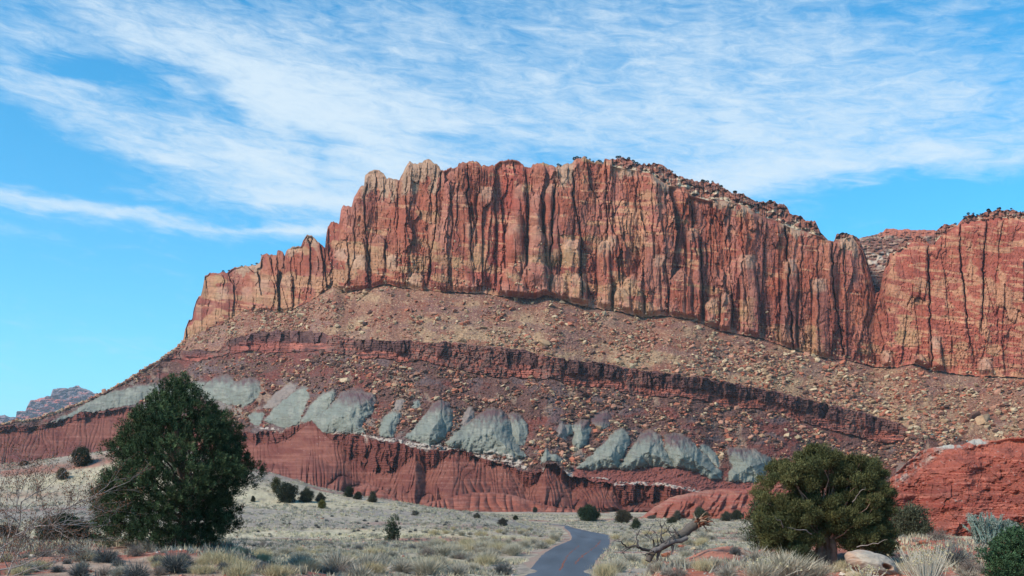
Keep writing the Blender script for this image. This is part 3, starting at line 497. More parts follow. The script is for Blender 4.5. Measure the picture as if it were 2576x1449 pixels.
# ------------------------------------------------------------------ ground, knoll, road
_st = {-900: [(2,-1.7),(25,-1.84),(38,-1.45),(52,-2.2),(110,-6.1),(160,-6.2),(300,-6),(600,-4),(9000,-10)],
 550: [(2,-1.7),(25,-1.84),(38,-1.50),(50,-2.4),(100,-6.0),(160,-6.2),(300,-6),(600,-4),(9000,-10)],
 700: [(2,-1.7),(25,-1.9),(38,-2.35),(50,-3.3),(90,-5.3),(160,-6.2),(300,-6),(600,-3.6),(9000,-10)],
 900: [(2,-1.7),(25,-2.0),(43,-3.25),(60,-4.1),(90,-5.3),(160,-6.2),(300,-6),(600,-3.2),(9000,-10)],
 1290: [(2,-1.7),(8,-1.86),(30,-2.82),(45,-3.9),(60,-5.01),(85,-6.30),(282,-6.30),(600,-5.0),(9000,-10)],
 1545: [(2,-1.7),(8,-1.86),(30,-2.82),(45,-3.9),(60,-5.01),(85,-6.30),(282,-6.30),(600,-5.5),(9000,-10)],
 1600: [(2,-1.7),(20,-2.0),(31,-2.3),(38,-3.4),(60,-5.0),(85,-6.3),(282,-6.3),(600,-6.0),(9000,-10)],
 1680: [(2,-1.7),(20,-1.72),(31,-1.62),(37,-2.4),(50,-4.0),(85,-6.3),(282,-6.2),(600,-6.0),(9000,-10)],
 1820: [(2,-1.7),(20,-1.72),(33,-1.42),(40,-2.4),(60,-5.0),(90,-6.2),(282,-6.2),(600,-6.0),(9000,-10)],
 2000: [(2,-1.7),(25,-1.85),(32,-1.97),(42,-1.45),(52,-2.4),(100,-6.0),(282,-6.2),(600,-6.0),(9000,-10)],
 3600: [(2,-1.7),(25,-1.85),(32,-1.97),(42,-1.45),(52,-2.4),(100,-6.0),(282,-6.2),(600,-6.0),(9000,-10)]}
_sk = sorted(_st); _sf = {k: np.array(v, float) for k, v in _st.items()}
road_L = [(1322,1449),(1345,1418),(1366,1395),(1400,1374),(1431,1361),(1438,1353),(1434,1340),(1421,1329),(1398,1321.5)]
road_R = [(1489,1449),(1496,1418),(1509,1400),(1530,1378),(1534,1357),(1529,1346),(1483,1337),(1444,1328.5),(1400,1320)]
RZ = -6.25
def gflat(X, Y):
    X = np.asarray(X, float); Y = np.maximum(np.asarray(Y, float), 2.0); px = CX + X / Y * F
    ly = np.log(Y); res = 0 * px; zz = [np.interp(ly, np.log(_sf[k][:, 0]), _sf[k][:, 1]) for k in _sk]
    res = np.where(px <= _sk[0], zz[0], 0)
    for a, b, za, zb in zip(_sk[:-1], _sk[1:], zz[:-1], zz[1:]):
        t = (px - a) / (b - a); t = t * t * (3 - 2 * t); res = np.where((px > a) & (px <= b), za * (1 - t) + zb * t, res)
    return np.where(px > _sk[-1], zz[-1], res)
_kn = pl([(-900,10),(-300,13),(0,17),(175,19.6),(290,22),(400,23),(500,20),(600,16.6),(690,12.7),(800,8.6),(900,6.0),(1000,4.0),(1100,2.4),(1250,.8),(1380,0)])
_h2 = pl([(-900,5.3),(600,5.3),(900,4.9),(1000,4.5),(1200,3.4),(1290,2.2),(1340,.7),(1370,0)])
def ground_z(X, Y):
    X = np.asarray(X, float); Y = np.asarray(Y, float); Ym = np.maximum(Y, 2.0); px = CX + X / Ym * F
    z = gflat(X, Y)
    z = z + (_kn(px) + fbm(X / 30, Y / 30, 3, 2) * 1.2 * (_kn(px) > 1)) * ss(225, 292, Y) * ss(440, 320, Y)
    roadm = ss(1620, 1570, px) * ss(1200, 1290, px) * ss(340, 290, Y)
    z = z + _h2(px) * ss(163, 232, Y) * ss(300, 252, Y) * (1 - roadm * 0)
    rough = fbm(X / 5, Y / 5, 4, 4) * .16 * ss(15, 30, Y) + fbm(X / 40, Y / 40, 3, 6) * .5 * ss(70, 160, Y)
    bank = ss(1600, 1680, px) * ss(60, 45, Y); rough = rough + bank * fbm(X / 1.3, Y / 1.3, 4, 8) * .12
    return z + rough * (1 - roadm * ss(55, 70, Y)) 
def on_ground(px, py, D=None):
    """point of the ground seen at (px, py); D given: the point straight below at that distance"""
    if D is not None:
        X = (px - CX) / F * D; return Vector((X, D, float(ground_z(X, D))))
    Ds = np.exp(np.linspace(math.log(16), math.log(700), 900)); X = (px - CX) / F * Ds; z = ground_z(X, Ds); k = (HY - py) / F * Ds
    i = np.argmax(z >= k) if (z >= k).any() else len(Ds) - 1
    return Vector((X[i], Ds[i], z[i]))

SOILRED = (.30, .105, .07); GRAVEL = (.27, .235, .195); STRAW = (.42, .37, .25)
def ground_color(X, Y):
    px = CX + X / np.maximum(Y, 2) * F
    c = np.ones(X.shape + (3,)) * np.array([.33, .28, .21])
    near = ss(75, 45, Y)
    c = mixc(c, SOILRED, np.clip(near * (ss(-.35, .25, fbm(X / 3.5, Y / 3.5, 4, 3)) * .75 + .25), 0, 1))
    c = mixc(c, (.36, .13, .085), ss(1600, 1700, px) * near * .8)
    # far plain: gravel, straw grass strips and red soil strips
    far = 1 - near; n = fbm(X / 22, Y / 12, 4, 5)
    c = mixc(c, GRAVEL, far * .6); c = mixc(c, STRAW, far * ss(-.1, .4, n) * .75)
    c = mixc(c, (.27, .115, .085), far * ss(.0, .35, fbm(X / 40, Y / 9, 4, 8) + .9 * np.exp(-((Y - 166) / 9) ** 2) * ss(1420, 1300, px) - .38) * .85)
    c = mixc(c, (.48, .43, .28), far * np.exp(-((Y - 178 - 5 * fbm(X / 30, X * 0, 2, 3)) / 6) ** 2) * ss(1400, 1300, px) * .8)
    c = mixc(c, (.42, .375, .25), ss(228, 236, Y) * ss(262, 246, Y) * ss(1250, 800, px) * (.35 + .5 * ss(420, 560, px)))
    sp2 = vn(X * .9, Y * .35, 7) * .6 + vn(X * 2.2, Y * .8, 2) * .4; c = mixc(c, (.13, .12, .105), far * ss(.52, .75, sp2) * .55)
    c = mixc(c, (.235, .215, .19), .6 * ss(185, 195, Y) * ss(232, 222, Y) * ss(1400, 1250, px) * .75)
    kn = ss(262, 275, Y) * (_kn(px) > 1.5)
    c = mixc(c, (.27, .225, .175), kn * .7); c = mixc(c, (.27, .115, .08), kn * (.5 + .5 * ss(300, 100, px)) * ss(-.15, .25, fbm(X / 14, Y / 14, 4, 2) - .1) * .8)
    c = mixc(c, (.46, .41, .28), ss(300, 420, Y) * ss(-.3, .3, n) * .5 * (1 - (_kn(px) > 1.5)))
    sp = vn(X * 3.1, Y * 3.1, 5); c = mixc(c, (.42, .33, .25), near * (sp > .85) * .5); c = mixc(c, (.12, .07, .05), near * (sp < .14) * .4)
    return c * (1 + .18 * fbm(X / .7, Y / .7, 3, 3))[..., None]
def build_ground():
    gx = np.concatenate([np.linspace(-6000, -300, 60)[:-1], np.linspace(-300, 2900, 1100), np.linspace(2900, 8000, 50)[1:]])
    gy = np.concatenate([np.exp(np.linspace(math.log(1.5), math.log(16), 20)[:-1]), np.exp(np.linspace(math.log(16), math.log(700), 560)), np.exp(np.linspace(math.log(700), math.log(9000), 40))[1:]])
    PXg, Yg = np.meshgrid(gx, gy); X = (PXg - CX) / F * Yg; Z = ground_z(X, Yg); c = ground_color(X, Yg)
    m = mat('desert_ground', nscale=2.2, namt=.3, bump=.9, bscale=5, bdist=.12, detail=10)
    link('ground', mesh_np('ground', np.stack([X, Yg, Z], -1), grid_faces(*X.shape), 4, m, c), 'desert floor of red soil, pale gravel and dry grass', kind='structure')
    V = np.array([(-9000, -9000, -16), (9000, -9000, -16), (9000, 9000, -16), (-9000, 9000, -16)], float)
    link('desert_floor', mesh_np('desert_floor', V, [0, 1, 2, 3], 4, mat('far_soil', attr=False, color=(.28, .2, .15), nscale=.02)), 'far desert floor around the valley', kind='structure')
build_ground()

def build_road():
    rows = []
    for (lx, ly), (rx, ry) in zip(road_L, road_R):
        Dl = RZ * F / (HY - ly); Dr = RZ * F / (HY - ry); rows.append((Vector(((lx - CX) / F * Dl, Dl, RZ)), Vector(((rx - CX) / F * Dr, Dr, RZ))))
    e = (rows[-1][0] + rows[-1][1]) / 2; e2 = Vector((-8, 296, RZ)); rows.append((e2 + Vector((0, -2.6, 0)), e2 + Vector((0, 2.9, 0))))
    rows.append((Vector((-60, 300, RZ - 1)), Vector((-60, 305.5, RZ - 1))))
    z60, z45 = -4.96, -3.85
    rows.insert(0, (Vector((.3, 60, z60)), Vector((5.8, 60, z60)))); rows.insert(0, (Vector((-1.2, 45, z45)), Vector((4.2, 45, z45))))
    # smooth the edges
    def cat(P, n=8):
        out = []; P = [P[0]] + P + [P[-1]]
        for i in range(1, len(P) - 2):
            for k in range(n):
                t = k / n; a, b, c, d = P[i - 1], P[i], P[i + 1], P[i + 2]
                out.append(.5 * ((2 * b) + (c - a) * t + (2 * a - 5 * b + 4 * c - d) * t * t + (3 * b - a - 3 * c + d) * t ** 3))
        return out + [P[-2]]
    Lp = cat([r[0] for r in rows]); Rp = cat([r[1] for r in rows]); n = len(Lp); m = 12; V = []; C = []
    for i in range(n):
        for j in range(m + 1):
            t = j / m; p = Lp[i].lerp(Rp[i], t); wob = float(fbm(p.y / 2.2 + j, p.x, 2, 3)) * .12 * (1 if j in (0, m) else 0)
            V.append((p.x + wob, p.y, p.z + .06 * math.sin(math.pi * t) + .02)); 
            b = .092 + .02 * float(fbm(p.x / 1.6, p.y / 12, 3, 2)) + .006 * math.cos(t * 6.28 * 2)
            C.append((b * .80, b * 1.0, b * 1.22))
    me = mesh_np('road', V, grid_faces(n, m + 1), 4, mat('asphalt', nscale=14, namt=.22, bump=.4, bscale=30, bdist=.01, rough=.75, spec=.35), C, True)
    link('road', me, 'narrow blue grey asphalt road curving away to the left', kind='structure')
    # red dirt shoulder as a sheet under the asphalt
    V = []; C = []
    for i in range(n):
        d = (Rp[i] - Lp[i]).normalized()
        for j, (p, o) in enumerate(((Lp[i], -1.0), (Lp[i], .3), (Rp[i], -.3), (Rp[i], .8))):
            q = p + d * (o + .35 * float(fbm(p.y / 4, j, 2, 5)) * (j in (0, 3))); V.append((q.x, q.y, q.z + (-.03 if j in (0, 3) else .012))); C.append((.28 + .04 * float(fbm(p.y / 3, j, 2, 1)), .20, .155))
    link('road_shoulder', mesh_np('road_shoulder', V, grid_faces(n, 4), 4, mat('shoulder_dirt', nscale=4, namt=.25, bump=.5, bscale=9, bdist=.05), C), 'strip of pink dirt along the edge of the road', kind='structure')
    # tar seams
    def seam(a, b, t0, t1, w, lab, sd):
        i0, i1 = int(a * (n - 1)), int(b * (n - 1)); V = []
        for i in range(i0, i1 + 1):
            for s in range(4):
                u = s / 4; ii = min(i + 1, n - 1); P = Lp[i].lerp(Lp[ii], u); Q = Rp[i].lerp(Rp[ii], u); q = (i + u - i0) / (i1 - i0 + 1); t = t0 + (t1 - t0) * q + .018 * float(fbm(P.y / 2, sd, 3, sd))
                ww = w * (.4 + 1.0 * float(vn(np.array(P.y / 3), np.array(sd * 1.0), 4))); d = (Q - P).normalized(); c = P.lerp(Q, t)
                for sg in (-.5, .5):
                    p = c + d * ww * sg; V.append((p.x, p.y, p.z + .06 * math.sin(math.pi * t) + .026))
        link('tar_seam', mesh_np('tar_seam', V, grid_faces(len(V) // 2, 2), 4, mat('tar_seam', attr=False, color=(.20, .075, .05), nscale=3, namt=.3)), lab, 'road crack')
    seam(.20, .42, .50, .42, .13, 'thin reddish crack along the middle of the asphalt road', 1)
    seam(.24, .48, .68, .78, .17, 'wider reddish crack nearer the right edge of the asphalt road', 2)
build_road()

# ------------------------------------------------------------------ nearer red hills, the back plateau and the far mesa
def ray_hill(name, label, top, foot, Dfoot, slope, x0, x1, n, ny, colorf, relf, m, back=120, kind='structure', topj=2.0):
    x = np.linspace(x0, x1, n); yt = pl(top)(x) + fbm(x / 9, x * 0, 3, 4) * topj; yf = pl(foot)(x); Df = pl(Dfoot)(x) if isinstance(Dfoot, list) else Dfoot + 0 * x
    kt = (HY - yt) / F; kf = (HY - yf) / F; s = slope(x) if callable(slope) else slope
    Dt = Df * (s - kf) / (s - kt); Dt = sm(Dt, 21)
    y, D, t = band(yt, yf, Dt, Df, ny); P = x[None] + 0 * y
    rel = relf(P, y, t); rel = rel * ss(0, .05, t); V = ray(P, y, D - rel); c = colorf(P, y, t)
    under = V[-1:].copy(); under[..., 1] -= 10; under[..., 2] -= 9
    b1 = V[:1].copy(); b1[..., 1] += back * .25; b1[..., 0] *= 1 + back * .25 / Dt; b1[..., 2] -= .5; b2 = V[:1].copy(); b2[..., 0] *= 1 + back / Dt; b2[..., 1] += back; b2[..., 2] -= back * .35
    V = np.concatenate([b2, b1, V, under]); c = np.concatenate([c[:1], c[:1], c, c[-1:]])
    link(name, mesh_np(name, V, grid_faces(*V.shape[:2]), 4, m, c), label, kind=kind); return P, y, V[2:-1]
mudm = MATS['red_mudstone']
def hillA_c(P, y, t):
    c = np.ones(P.shape + (3,)) * np.array([.245, .070, .046]); c = mixc(c, (.21, .045, .03), ss(.0, .6, fbm(P / 60, y / 4.0, 4, 3)))
    c = mixc(c, (.40, .14, .095), ss(.25, .7, fbm(P / 80, y / 3.0, 4, 7)) * .8); c = mixc(c, (.33, .10, .065), ss(.35, .0, t) * .6)
    d = (P - 2373) * .8 + (y - 1130) * 1.05 + 0 * t         # pale stripes run down the shoulder
    st = np.exp(-((d + 4) / 9) ** 2) * (y < 1222) + np.exp(-((d + 34) / 15) ** 2) * .75 * ss(-.3, .2, fbm(P / 5, y / 9, 3, 2))
    c = mixc(c, (.40, .32, .26), np.clip(st, 0, 1) * ss(-.5, .2, fbm(P / 6, y / 6, 3, 5)) * ss(1225, 1205, y) * .9)
    ws = np.exp(-(((P - 2462) / 40) ** 2 + ((y - 1112) / 9) ** 2) * 1.3) + np.exp(-(((P - 2386) / 32) ** 2 + ((y - 1124) / 6) ** 2))
    c = mixc(c, (.33, .33, .285), ss(.3, .7, ws + .45 * fbm(P / 9, y / 5, 3, 6)) * .9); c = mixc(c, (.15, .045, .033), ss(.05, .5, fbm(P / 28, y / 18, 4, 10)) * .55); return c * (1 + .16 * fbm(P / 3, y / 3, 3, 1))[..., None]
def hillA_r(P, y, t):
    lower = ss(.2, .45, t); bed = np.abs((y / 7.5 + fbm(P / 50, y / 24, 3, 5) * 1.1) % 1 - .5) - .25
    bed2 = np.abs((y / 3.1 + fbm(P / 30, y / 12, 3, 2) * 1.1) % 1 - .5) - .25
    i, l, w, d = columns(P, y, 34, 81, 14, 60)
    f, _a, _b = facets(P, y, 46, 60, 3); f2, _a, _b = facets(P, y, 20, 9, 5); return fbm(P / 110, y / 110, 3, 2) * 4 + lower * (f * 1.3 + f2 * .3 * ss(-.1, .3, fbm(P / 40, y / 30, 3, 8)) + bed * .35 + bed2 * .25) + fbm(P / 22, y / 14, 4, 3) * .8 + fbm(P / 8, y / 6, 4, 6) * .28
ray_hill('red_hill', 'banded red mudstone hill with a white streaked shoulder behind the juniper', [(2190,1262),(2211,1246),(2230,1216),(2254,1189),(2294,1153),(2312,1135),(2346,1126),(2373,1121),(2391,1118),(2422,1119),(2459,1101),(2492,1109),(2544,1101),(2576,1100),(2760,1085)],
         [(2190,1345),(2400,1352),(2760,1360)], [(2190,190),(2760,165)], .75, 2180, 2780, 520, 300, hillA_c, hillA_r, mudm, topj=1.5)
def hillB_c(P, y, t):
    c = np.ones(P.shape + (3,)) * np.array([.215, .070, .047]); c = mixc(c, (.27, .13, .095), ss(.45, .0, t) * ss(-.3, .3, fbm(P / 30, y / 12, 3, 3)))
    c = mixc(c, (.27, .12, .09), ss(.1, .6, fbm(P / 60, y / 2.6, 3, 8))); c = mixc(c, (.24, .06, .045), ss(.2, .6, fbm(P / 40, y / 3, 3, 4)) * .6)
    return c * (1 + .14 * fbm(P / 3, y / 3, 3, 1))[..., None]
def hillB_r(P, y, t):
    return (1 - np.abs(fbm((P + (y - 1280) * .5) / 26, y / 60, 3, 3))) * 6 * np.sin(np.pi * np.clip(t, 0, 1)) + fbm(P / 60, y / 30, 3, 5) * 3 + fbm(P / 7, y / 6, 3, 2) * .5
ray_hill('red_mound', 'smooth red mound with faint pink bands left of the juniper', [(1590,1312),(1613,1301),(1645,1276),(1685,1252),(1745,1237),(1824,1229),(1880,1229),(1924,1204),(1936,1170),(1965,1160),(2060,1160),(2150,1190),(2230,1240),(2300,1300)],
         [(1590,1312),(1700,1316),(2300,1320)], [(1590,410),(1700,370),(2300,330)], .5, 1592, 2300, 420, 160, hillB_c, hillB_r, mudm, topj=1.2)
def spur_r(P, y, t):
    q = P / 27 + 1.2 * fbm(P / 60, y / 90, 2, 5); return (np.abs(np.sin(np.pi * q)) ** .7) * 4.5 * np.sin(np.pi * np.clip(t, 0, 1)) ** .6 + fbm(P / 40, y / 20, 3, 2) * 2 + fbm(P / 6, y / 5, 3, 3) * .3
def spur_c(P, y, t):
    c = np.ones(P.shape + (3,)) * np.array([.215, .068, .045]); c = mixc(c, (.27, .12, .088), ss(.0, .5, fbm(P / 60, y / 2.8, 3, 8)) * .6); c = mixc(c, (.14, .045, .033), ss(.1, .5, fbm(P / 30, y / 5, 3, 6)) * .6)
    return c * (1 + .14 * fbm(P / 3, y / 3, 3, 1))[..., None]
ray_hill('red_spur', 'low rounded red spur in front of the badlands left of centre', [(800,1262),(850,1248),(880,1236),(905,1222),(925,1216),(950,1226),(985,1246),(1012,1262),(1040,1276)], [(800,1268),(1040,1280)], 545, .38, 802, 1040, 220, 70, spur_c, spur_r, mudm, topj=1.2)
ray_hill('red_spur', 'long low red spur with rounded ribs in front of the badlands in the centre', [(1030,1278),(1080,1264),(1150,1246),(1200,1238),(1270,1240),(1330,1258),(1400,1276),(1470,1284),(1540,1290)], [(1030,1281),(1270,1289),(1540,1294)], 548, .32, 1032, 1540, 360, 80, spur_c, spur_r, mudm, topj=1.5)
def back_c(P, y, t):
    c = np.ones(P.shape + (3,)) * np.array([.20, .095, .068]); c = mixc(c, (.34, .23, .16), ss(.1, .45, fbm(P / 22, y / 4.0, 4, 3)))
    c = mixc(c, (.34, .12, .075), ss(598, 592, y + fbm(P / 12, P * 0, 2, 2) * 4) * ss(2205, 2222, P)); c = mixc(c, (.42, .35, .27), ss(625, 640, y) * ss(690, 660, y) * ss(0, .3, fbm(P / 14, y / 12, 3, 8) + .2))
    c = mixc(c, (.06, .075, .045), (vn(P / 3.4, y / 2.6, 4) > .80) * ss(652, 640, y) * ss(584, 592, y) * .8)
    return c * (1 + .25 * fbm(P / 4, y / 3, 3, 1))[..., None]
def back_r(P, y, t): return ((np.abs((y / 8 + fbm(P / 40, y / 20, 3, 5) * .8) % 1 - .5) - .25) * 5 + fbm(P / 10, y / 6, 4, 2) * 4)
ray_hill('back_plateau', 'terraced plateau dotted with shrubs seen through the notch in the cliff', [(2060,612),(2110,606),(2163,600),(2220,583),(2226,576),(2356,579),(2400,585),(2450,600)], [(2060,748),(2450,748)], 1010, .8, 2062, 2448, 300, 130, back_c, back_r, MATS['cliff_rock'], back=400)
def far_c(P, y, t):
    c = np.ones(P.shape + (3,)) * np.array([.42, .125, .09]); c = mixc(c, (.16, .12, .13), ss(.0, .4, fbm(P / 30, y / 4, 4, 3) + .5 * ss(.45, .2, t) - .1)); c = mixc(c, (.36, .20, .17), ss(.45, .75, t) * ss(-.2, .3, fbm(P / 5, y / 40, 3, 5)))
    return c * (1 + .3 * fbm(P / 3, y / 2, 3, 1))[..., None]
def far_r(P, y, t):
    i, l, w, d = columns(P, y, 7, 91, 4, 60); return ss(.4, .6, t) * ((h1(i, 3) - .5) * 110 + 30 * l) + (np.abs((y / 6 + fbm(P / 20, y / 20, 3, 5) * .8) % 1 - .5) - .25) * 40 + fbm(P / 12, y / 8, 4, 2) * 45
ray_hill('distant_mesa', 'distant bluish purple mesa on the left skyline', [(-60,1052),(0,1045),(40,1049),(42,1033),(64,1035),(68,1023),(76,1007),(127,995),(133,979),(183,975),(191,968),(203,975),(227,983),(251,991),(330,1010),(480,1060)], [(-60,1150),(480,1150)], 6000, 1.1, -60, 480, 420, 150, far_c, far_r,
         mat('far_rock', nscale=.02, namt=.2, bump=.3, bscale=.05, bdist=8), back=1500, topj=2.5)

def build_haze():
    bm = bmesh.new(); bmesh.ops.create_cube(bm, size=1); me = bpy.data.meshes.new('haze'); bm.to_mesh(me); bm.free()
    for v in me.vertices: v.co = Vector((v.co.x * 19000, v.co.y * 19000 , v.co.z * 940 + 450))
    m = bpy.data.materials.new('haze'); m.use_nodes = True; nt = m.node_tree; nt.nodes.clear(); o = nt.nodes.new('ShaderNodeOutputMaterial'); p = nt.nodes.new('ShaderNodeVolumePrincipled')
    p.inputs['Density'].default_value = 5.5e-5; p.inputs['Color'].default_value = (.80, .90, 1.0, 1); p.inputs['Anisotropy'].default_value = .2; nt.links.new(p.outputs[0], o.inputs['Volume']); me.materials.append(m)
    link('haze', me, 'thin pale blue air that fades the far mesa', kind='stuff')
build_haze()
# ------------------------------------------------------------------ rocks
def hull_rock(seed, n=16, flat=.65):
    r = np.random.RandomState(seed); bm = bmesh.new()
    p = r.randn(n, 3); p /= np.linalg.norm(p, axis=1)[:, None]; p = np.sign(p) * np.abs(p) ** .75; p *= r.uniform(.75, 1.0, (n, 1)) * np.array([1, r.uniform(.6, .95), flat * r.uniform(.7, 1.15)])
    for q in p: bm.verts.new(q)
    bmesh.ops.convex_hull(bm, input=bm.verts); bmesh.ops.delete(bm, geom=[v for v in bm.verts if not v.link_faces], context='VERTS')
    bmesh.ops.triangulate(bm, faces=bm.faces); bm.normal_update(); bm.verts.index_update()
    V = np.array([v.co[:] for v in bm.verts]); Fc = np.array([[v.index for v in f.verts] for f in bm.faces]); bm.free(); return V, Fc
ROCKS = [hull_rock(300 + i, 14 + i % 5, .45 + .06 * (i % 5)) for i in range(12)]
def rot_z_tilt(r, n):
    a = r.uniform(0, 6.28, n); b = r.normal(0, .35, n); c = r.normal(0, .35, n)
    Rz = np.zeros((n, 3, 3)); Rz[:, 0, 0] = np.cos(a); Rz[:, 0, 1] = -np.sin(a); Rz[:, 1, 0] = np.sin(a); Rz[:, 1, 1] = np.cos(a); Rz[:, 2, 2] = 1
    Rx = np.zeros((n, 3, 3)); Rx[:, 0, 0] = 1; Rx[:, 1, 1] = np.cos(b); Rx[:, 1, 2] = -np.sin(b); Rx[:, 2, 1] = np.sin(b); Rx[:, 2, 2] = np.cos(b)
    Ry = np.zeros((n, 3, 3)); Ry[:, 1, 1] = 1; Ry[:, 0, 0] = np.cos(c); Ry[:, 0, 2] = np.sin(c); Ry[:, 2, 0] = -np.sin(c); Ry[:, 2, 2] = np.cos(c)
    return np.einsum('nij,njk,nkl->nil', Rx, Ry, Rz)
def rock_field(name, P, size, col, label, seed, m, sink=.25):
    r = np.random.RandomState(seed); n = len(P); kind = r.randint(0, len(ROCKS), n); RM = rot_z_tilt(r, n); Vs = []; Fs = []; Cs = []; off = 0
    for k in range(len(ROCKS)):
        s = np.where(kind == k)[0]
        if not len(s): continue
        V0, F0 = ROCKS[k]; V = np.einsum('nij,vj->nvi', RM[s], V0) * size[s][:, None, None] + P[s][:, None, :] + np.array([0, 0, 1]) * (size[s] * sink)[:, None, None]
        Fk = F0[None] + (np.arange(len(s)) * len(V0))[:, None, None] + off; off += len(s) * len(V0)
        Vs.append(V.reshape(-1, 3)); Fs.append(Fk.reshape(-1, 3)); Cs.append(np.repeat(col[s], len(V0), 0))
    return link(name, mesh_np(name, np.concatenate(Vs), np.concatenate(Fs), 3, m, np.concatenate(Cs)), label, kind='stuff')
rockm = mat('boulder_rock', nscale=1.2, namt=.25, bump=.5, bscale=2.0, bdist=.15)
CREAM = (.43, .35, .24); REDR = (.33, .125, .08); BROWN = (.125, .072, .058); PINK = (.36, .20, .145); TANR = (.36, .25, .16)
RC = {'cream': CREAM, 'red': REDR, 'dark brown': BROWN, 'pinkish': PINK, 'tan': TANR}; RC = {k: (v[0], v[1] * .95, v[2] * .88) for k, v in RC.items()}
names = list(RC)
def sample_surf(surf, n, r, wfun):
    px, y, V = surf[:3]; ny, nx = px.shape; a = r.randint(0, ny - 1, n * 4); b = r.randint(2, nx - 2, n * 4)
    w = wfun(px[a, b], y[a, b], a, b); keep = r.rand(n * 4) < w; a, b = a[keep][:n], b[keep][:n]
    return px[a, b], y[a, b], V[a, b] + r.normal(0, .3, (len(a), 3))
def pick_colors(r, px, y, zone):
    n = len(px)
    if zone == 'talus': pr = np.array([.24, .28, .10, .18, .20])
    else: pr = np.array([.09, .22, .44, .12, .13])
    k = r.choice(5, n, p=pr); base = np.array([RC[m] for m in names])[k] * r.uniform(.72, 1.18, (n, 1)); return k, base
r = np.random.RandomState(11)
def w_talus(px, y, a, b):
    t = (y - B_(px)) / np.maximum(L1_(px) - B_(px), 5); w = .03 + ss(-.05, .5, .7 * fbm(px / 50, y / 30, 4, 4) + .6 * fbm((px + y * .35) / 15, y / 90, 3, 2) + .25 * (t - .4) + .3 * ss(1500, 2000, px) + .2 * ss(1000, 800, px)); return w * ss(0, .1, t) * ((L1_(px) - B_(px)) > 8) * .9 * np.where(px < 1250, .8, 1) + .06
px, y, P = sample_surf(SURF['talus'], 21000, r, w_talus); k, col = pick_colors(r, px, y, 'talus')
size = np.clip(r.lognormal(-.38, .72, len(px)), .25, 3.2); rock_field('talus_rubble', P, size, col, 'countless small cream, tan and red rocks strewn over the upper slope', 5, rockm)
_, _, VS, MK = SURF['slope']
def w_slope(px, y, a, b):
    m = MK[a, b]; t = (y - L2_(px)) / (RT_(px) - L2_(px)); lowb = ss(1180, 1172, y) + ss(1440, 1430, px)
    return (1 - ss(.05, .2, m)) * np.clip(lowb, 0, 1) * ss(-.2, .35, fbm(px / 36, y / 26, 4, 7) + .15) * ss(.98, .9, t) * np.where(px < 560, .45, 1)
px, y, P = sample_surf(SURF['slope'], 17000, r, w_slope); k, col = pick_colors(r, px, y, 'slope')
size = np.clip(r.lognormal(-.35, .7, len(px)), .25, 3.2); rock_field('slope_rubble', P, size, col, 'countless brown and red rocks lying between the grey clay mounds', 6, rockm)
px, y, P = sample_surf(SURF['cliff'], 2600, r, lambda px, y, a, b: ss(16, 4, B_(px) - y) + .25 * ss(.72, .95, (y - R_(px)) / (B_(px) - R_(px))) * (px < 2150) * (px > 820))
px0, y0 = px, y; col = np.array([.46, .33, .21]) * r.uniform(.6, 1.15, (len(px), 1)); rock_field('cliff_foot_rubble', P, np.clip(r.lognormal(-.1, .5, len(px)), .3, 1.8), col, 'loose tan blocks caught on ledges at the foot of the cliff', 8, rockm)

# individual boulders
_rockme = {}
def rock_mesh(v, colname, m=None):
    if (v, colname) not in _rockme:
        V, Fc = ROCKS[v]; _rockme[(v, colname)] = mesh_np('boulder', V, Fc, 3, m or mat('boulder_' + colname.replace(' ', '_'), attr=False, color=RC[colname], nscale=3, namt=.35, bump=.6, bscale=4, bdist=.1))
    return _rockme[(v, colname)]
def put_boulder(P, s, colname, label, group, r, squash=1.0, cat='boulder', name='boulder', yaw=None):
    o = bpy.data.objects.new(name, rock_mesh(r.randint(0, len(ROCKS)), colname)); COL.objects.link(o); o.location = P
    o.rotation_euler = (r.normal(0, .25), r.normal(0, .25), r.uniform(0, 6.28) if yaw is None else yaw); k = 1 if isinstance(s, (int, float)) else 0
    o.scale = (s, s * r.uniform(.7, 1), s * squash * r.uniform(.8, 1.1)) if k else s; tag(o, label, cat, group); return o
r = np.random.RandomState(23)
def zone_name(px): return 'left part' if px < 1000 else ('middle part' if px < 1750 else 'right part')
px, y, P = sample_surf(SURF['talus'], 1600, r, w_talus); n1 = 165; k, _ = pick_colors(r, px, y, 'talus')
for i in range(n1):
    s = float(np.clip(r.lognormal(.82, .45), 1.4, 7.0)); cn = names[k[i]]; z = zone_name(px[i])
    put_boulder(Vector(P[i]) + Vector((0, 0, s * .3)), s, cn, f'{cn} boulder lying on the {z} of the rubble slope above the dark ledge', f'{cn} boulders on the {z} of the upper slope', r)
px, y, P = sample_surf(SURF['slope'], 900, r, w_slope); k, _ = pick_colors(r, px, y, 'slope')
for i in range(112):
    s = float(np.clip(r.lognormal(.82, .45), 1.4, 6.5)); cn = names[k[i]]; z = zone_name(px[i])
    put_boulder(Vector(P[i]) + Vector((0, 0, s * .3)), s, cn, f'{cn} boulder below the dark ledge among the clay mounds, {z} of the slope', f'{cn} boulders below the ledge on the {z} of the slope', r, .8)
def surf_pt(surf, x, yy):
    px, y, V = surf[:3]; j = int(np.clip(np.searchsorted(xs, x), 0, NX - 1)); i = int(np.argmin(np.abs(y[:, j] - yy))); return Vector(V[i, j])
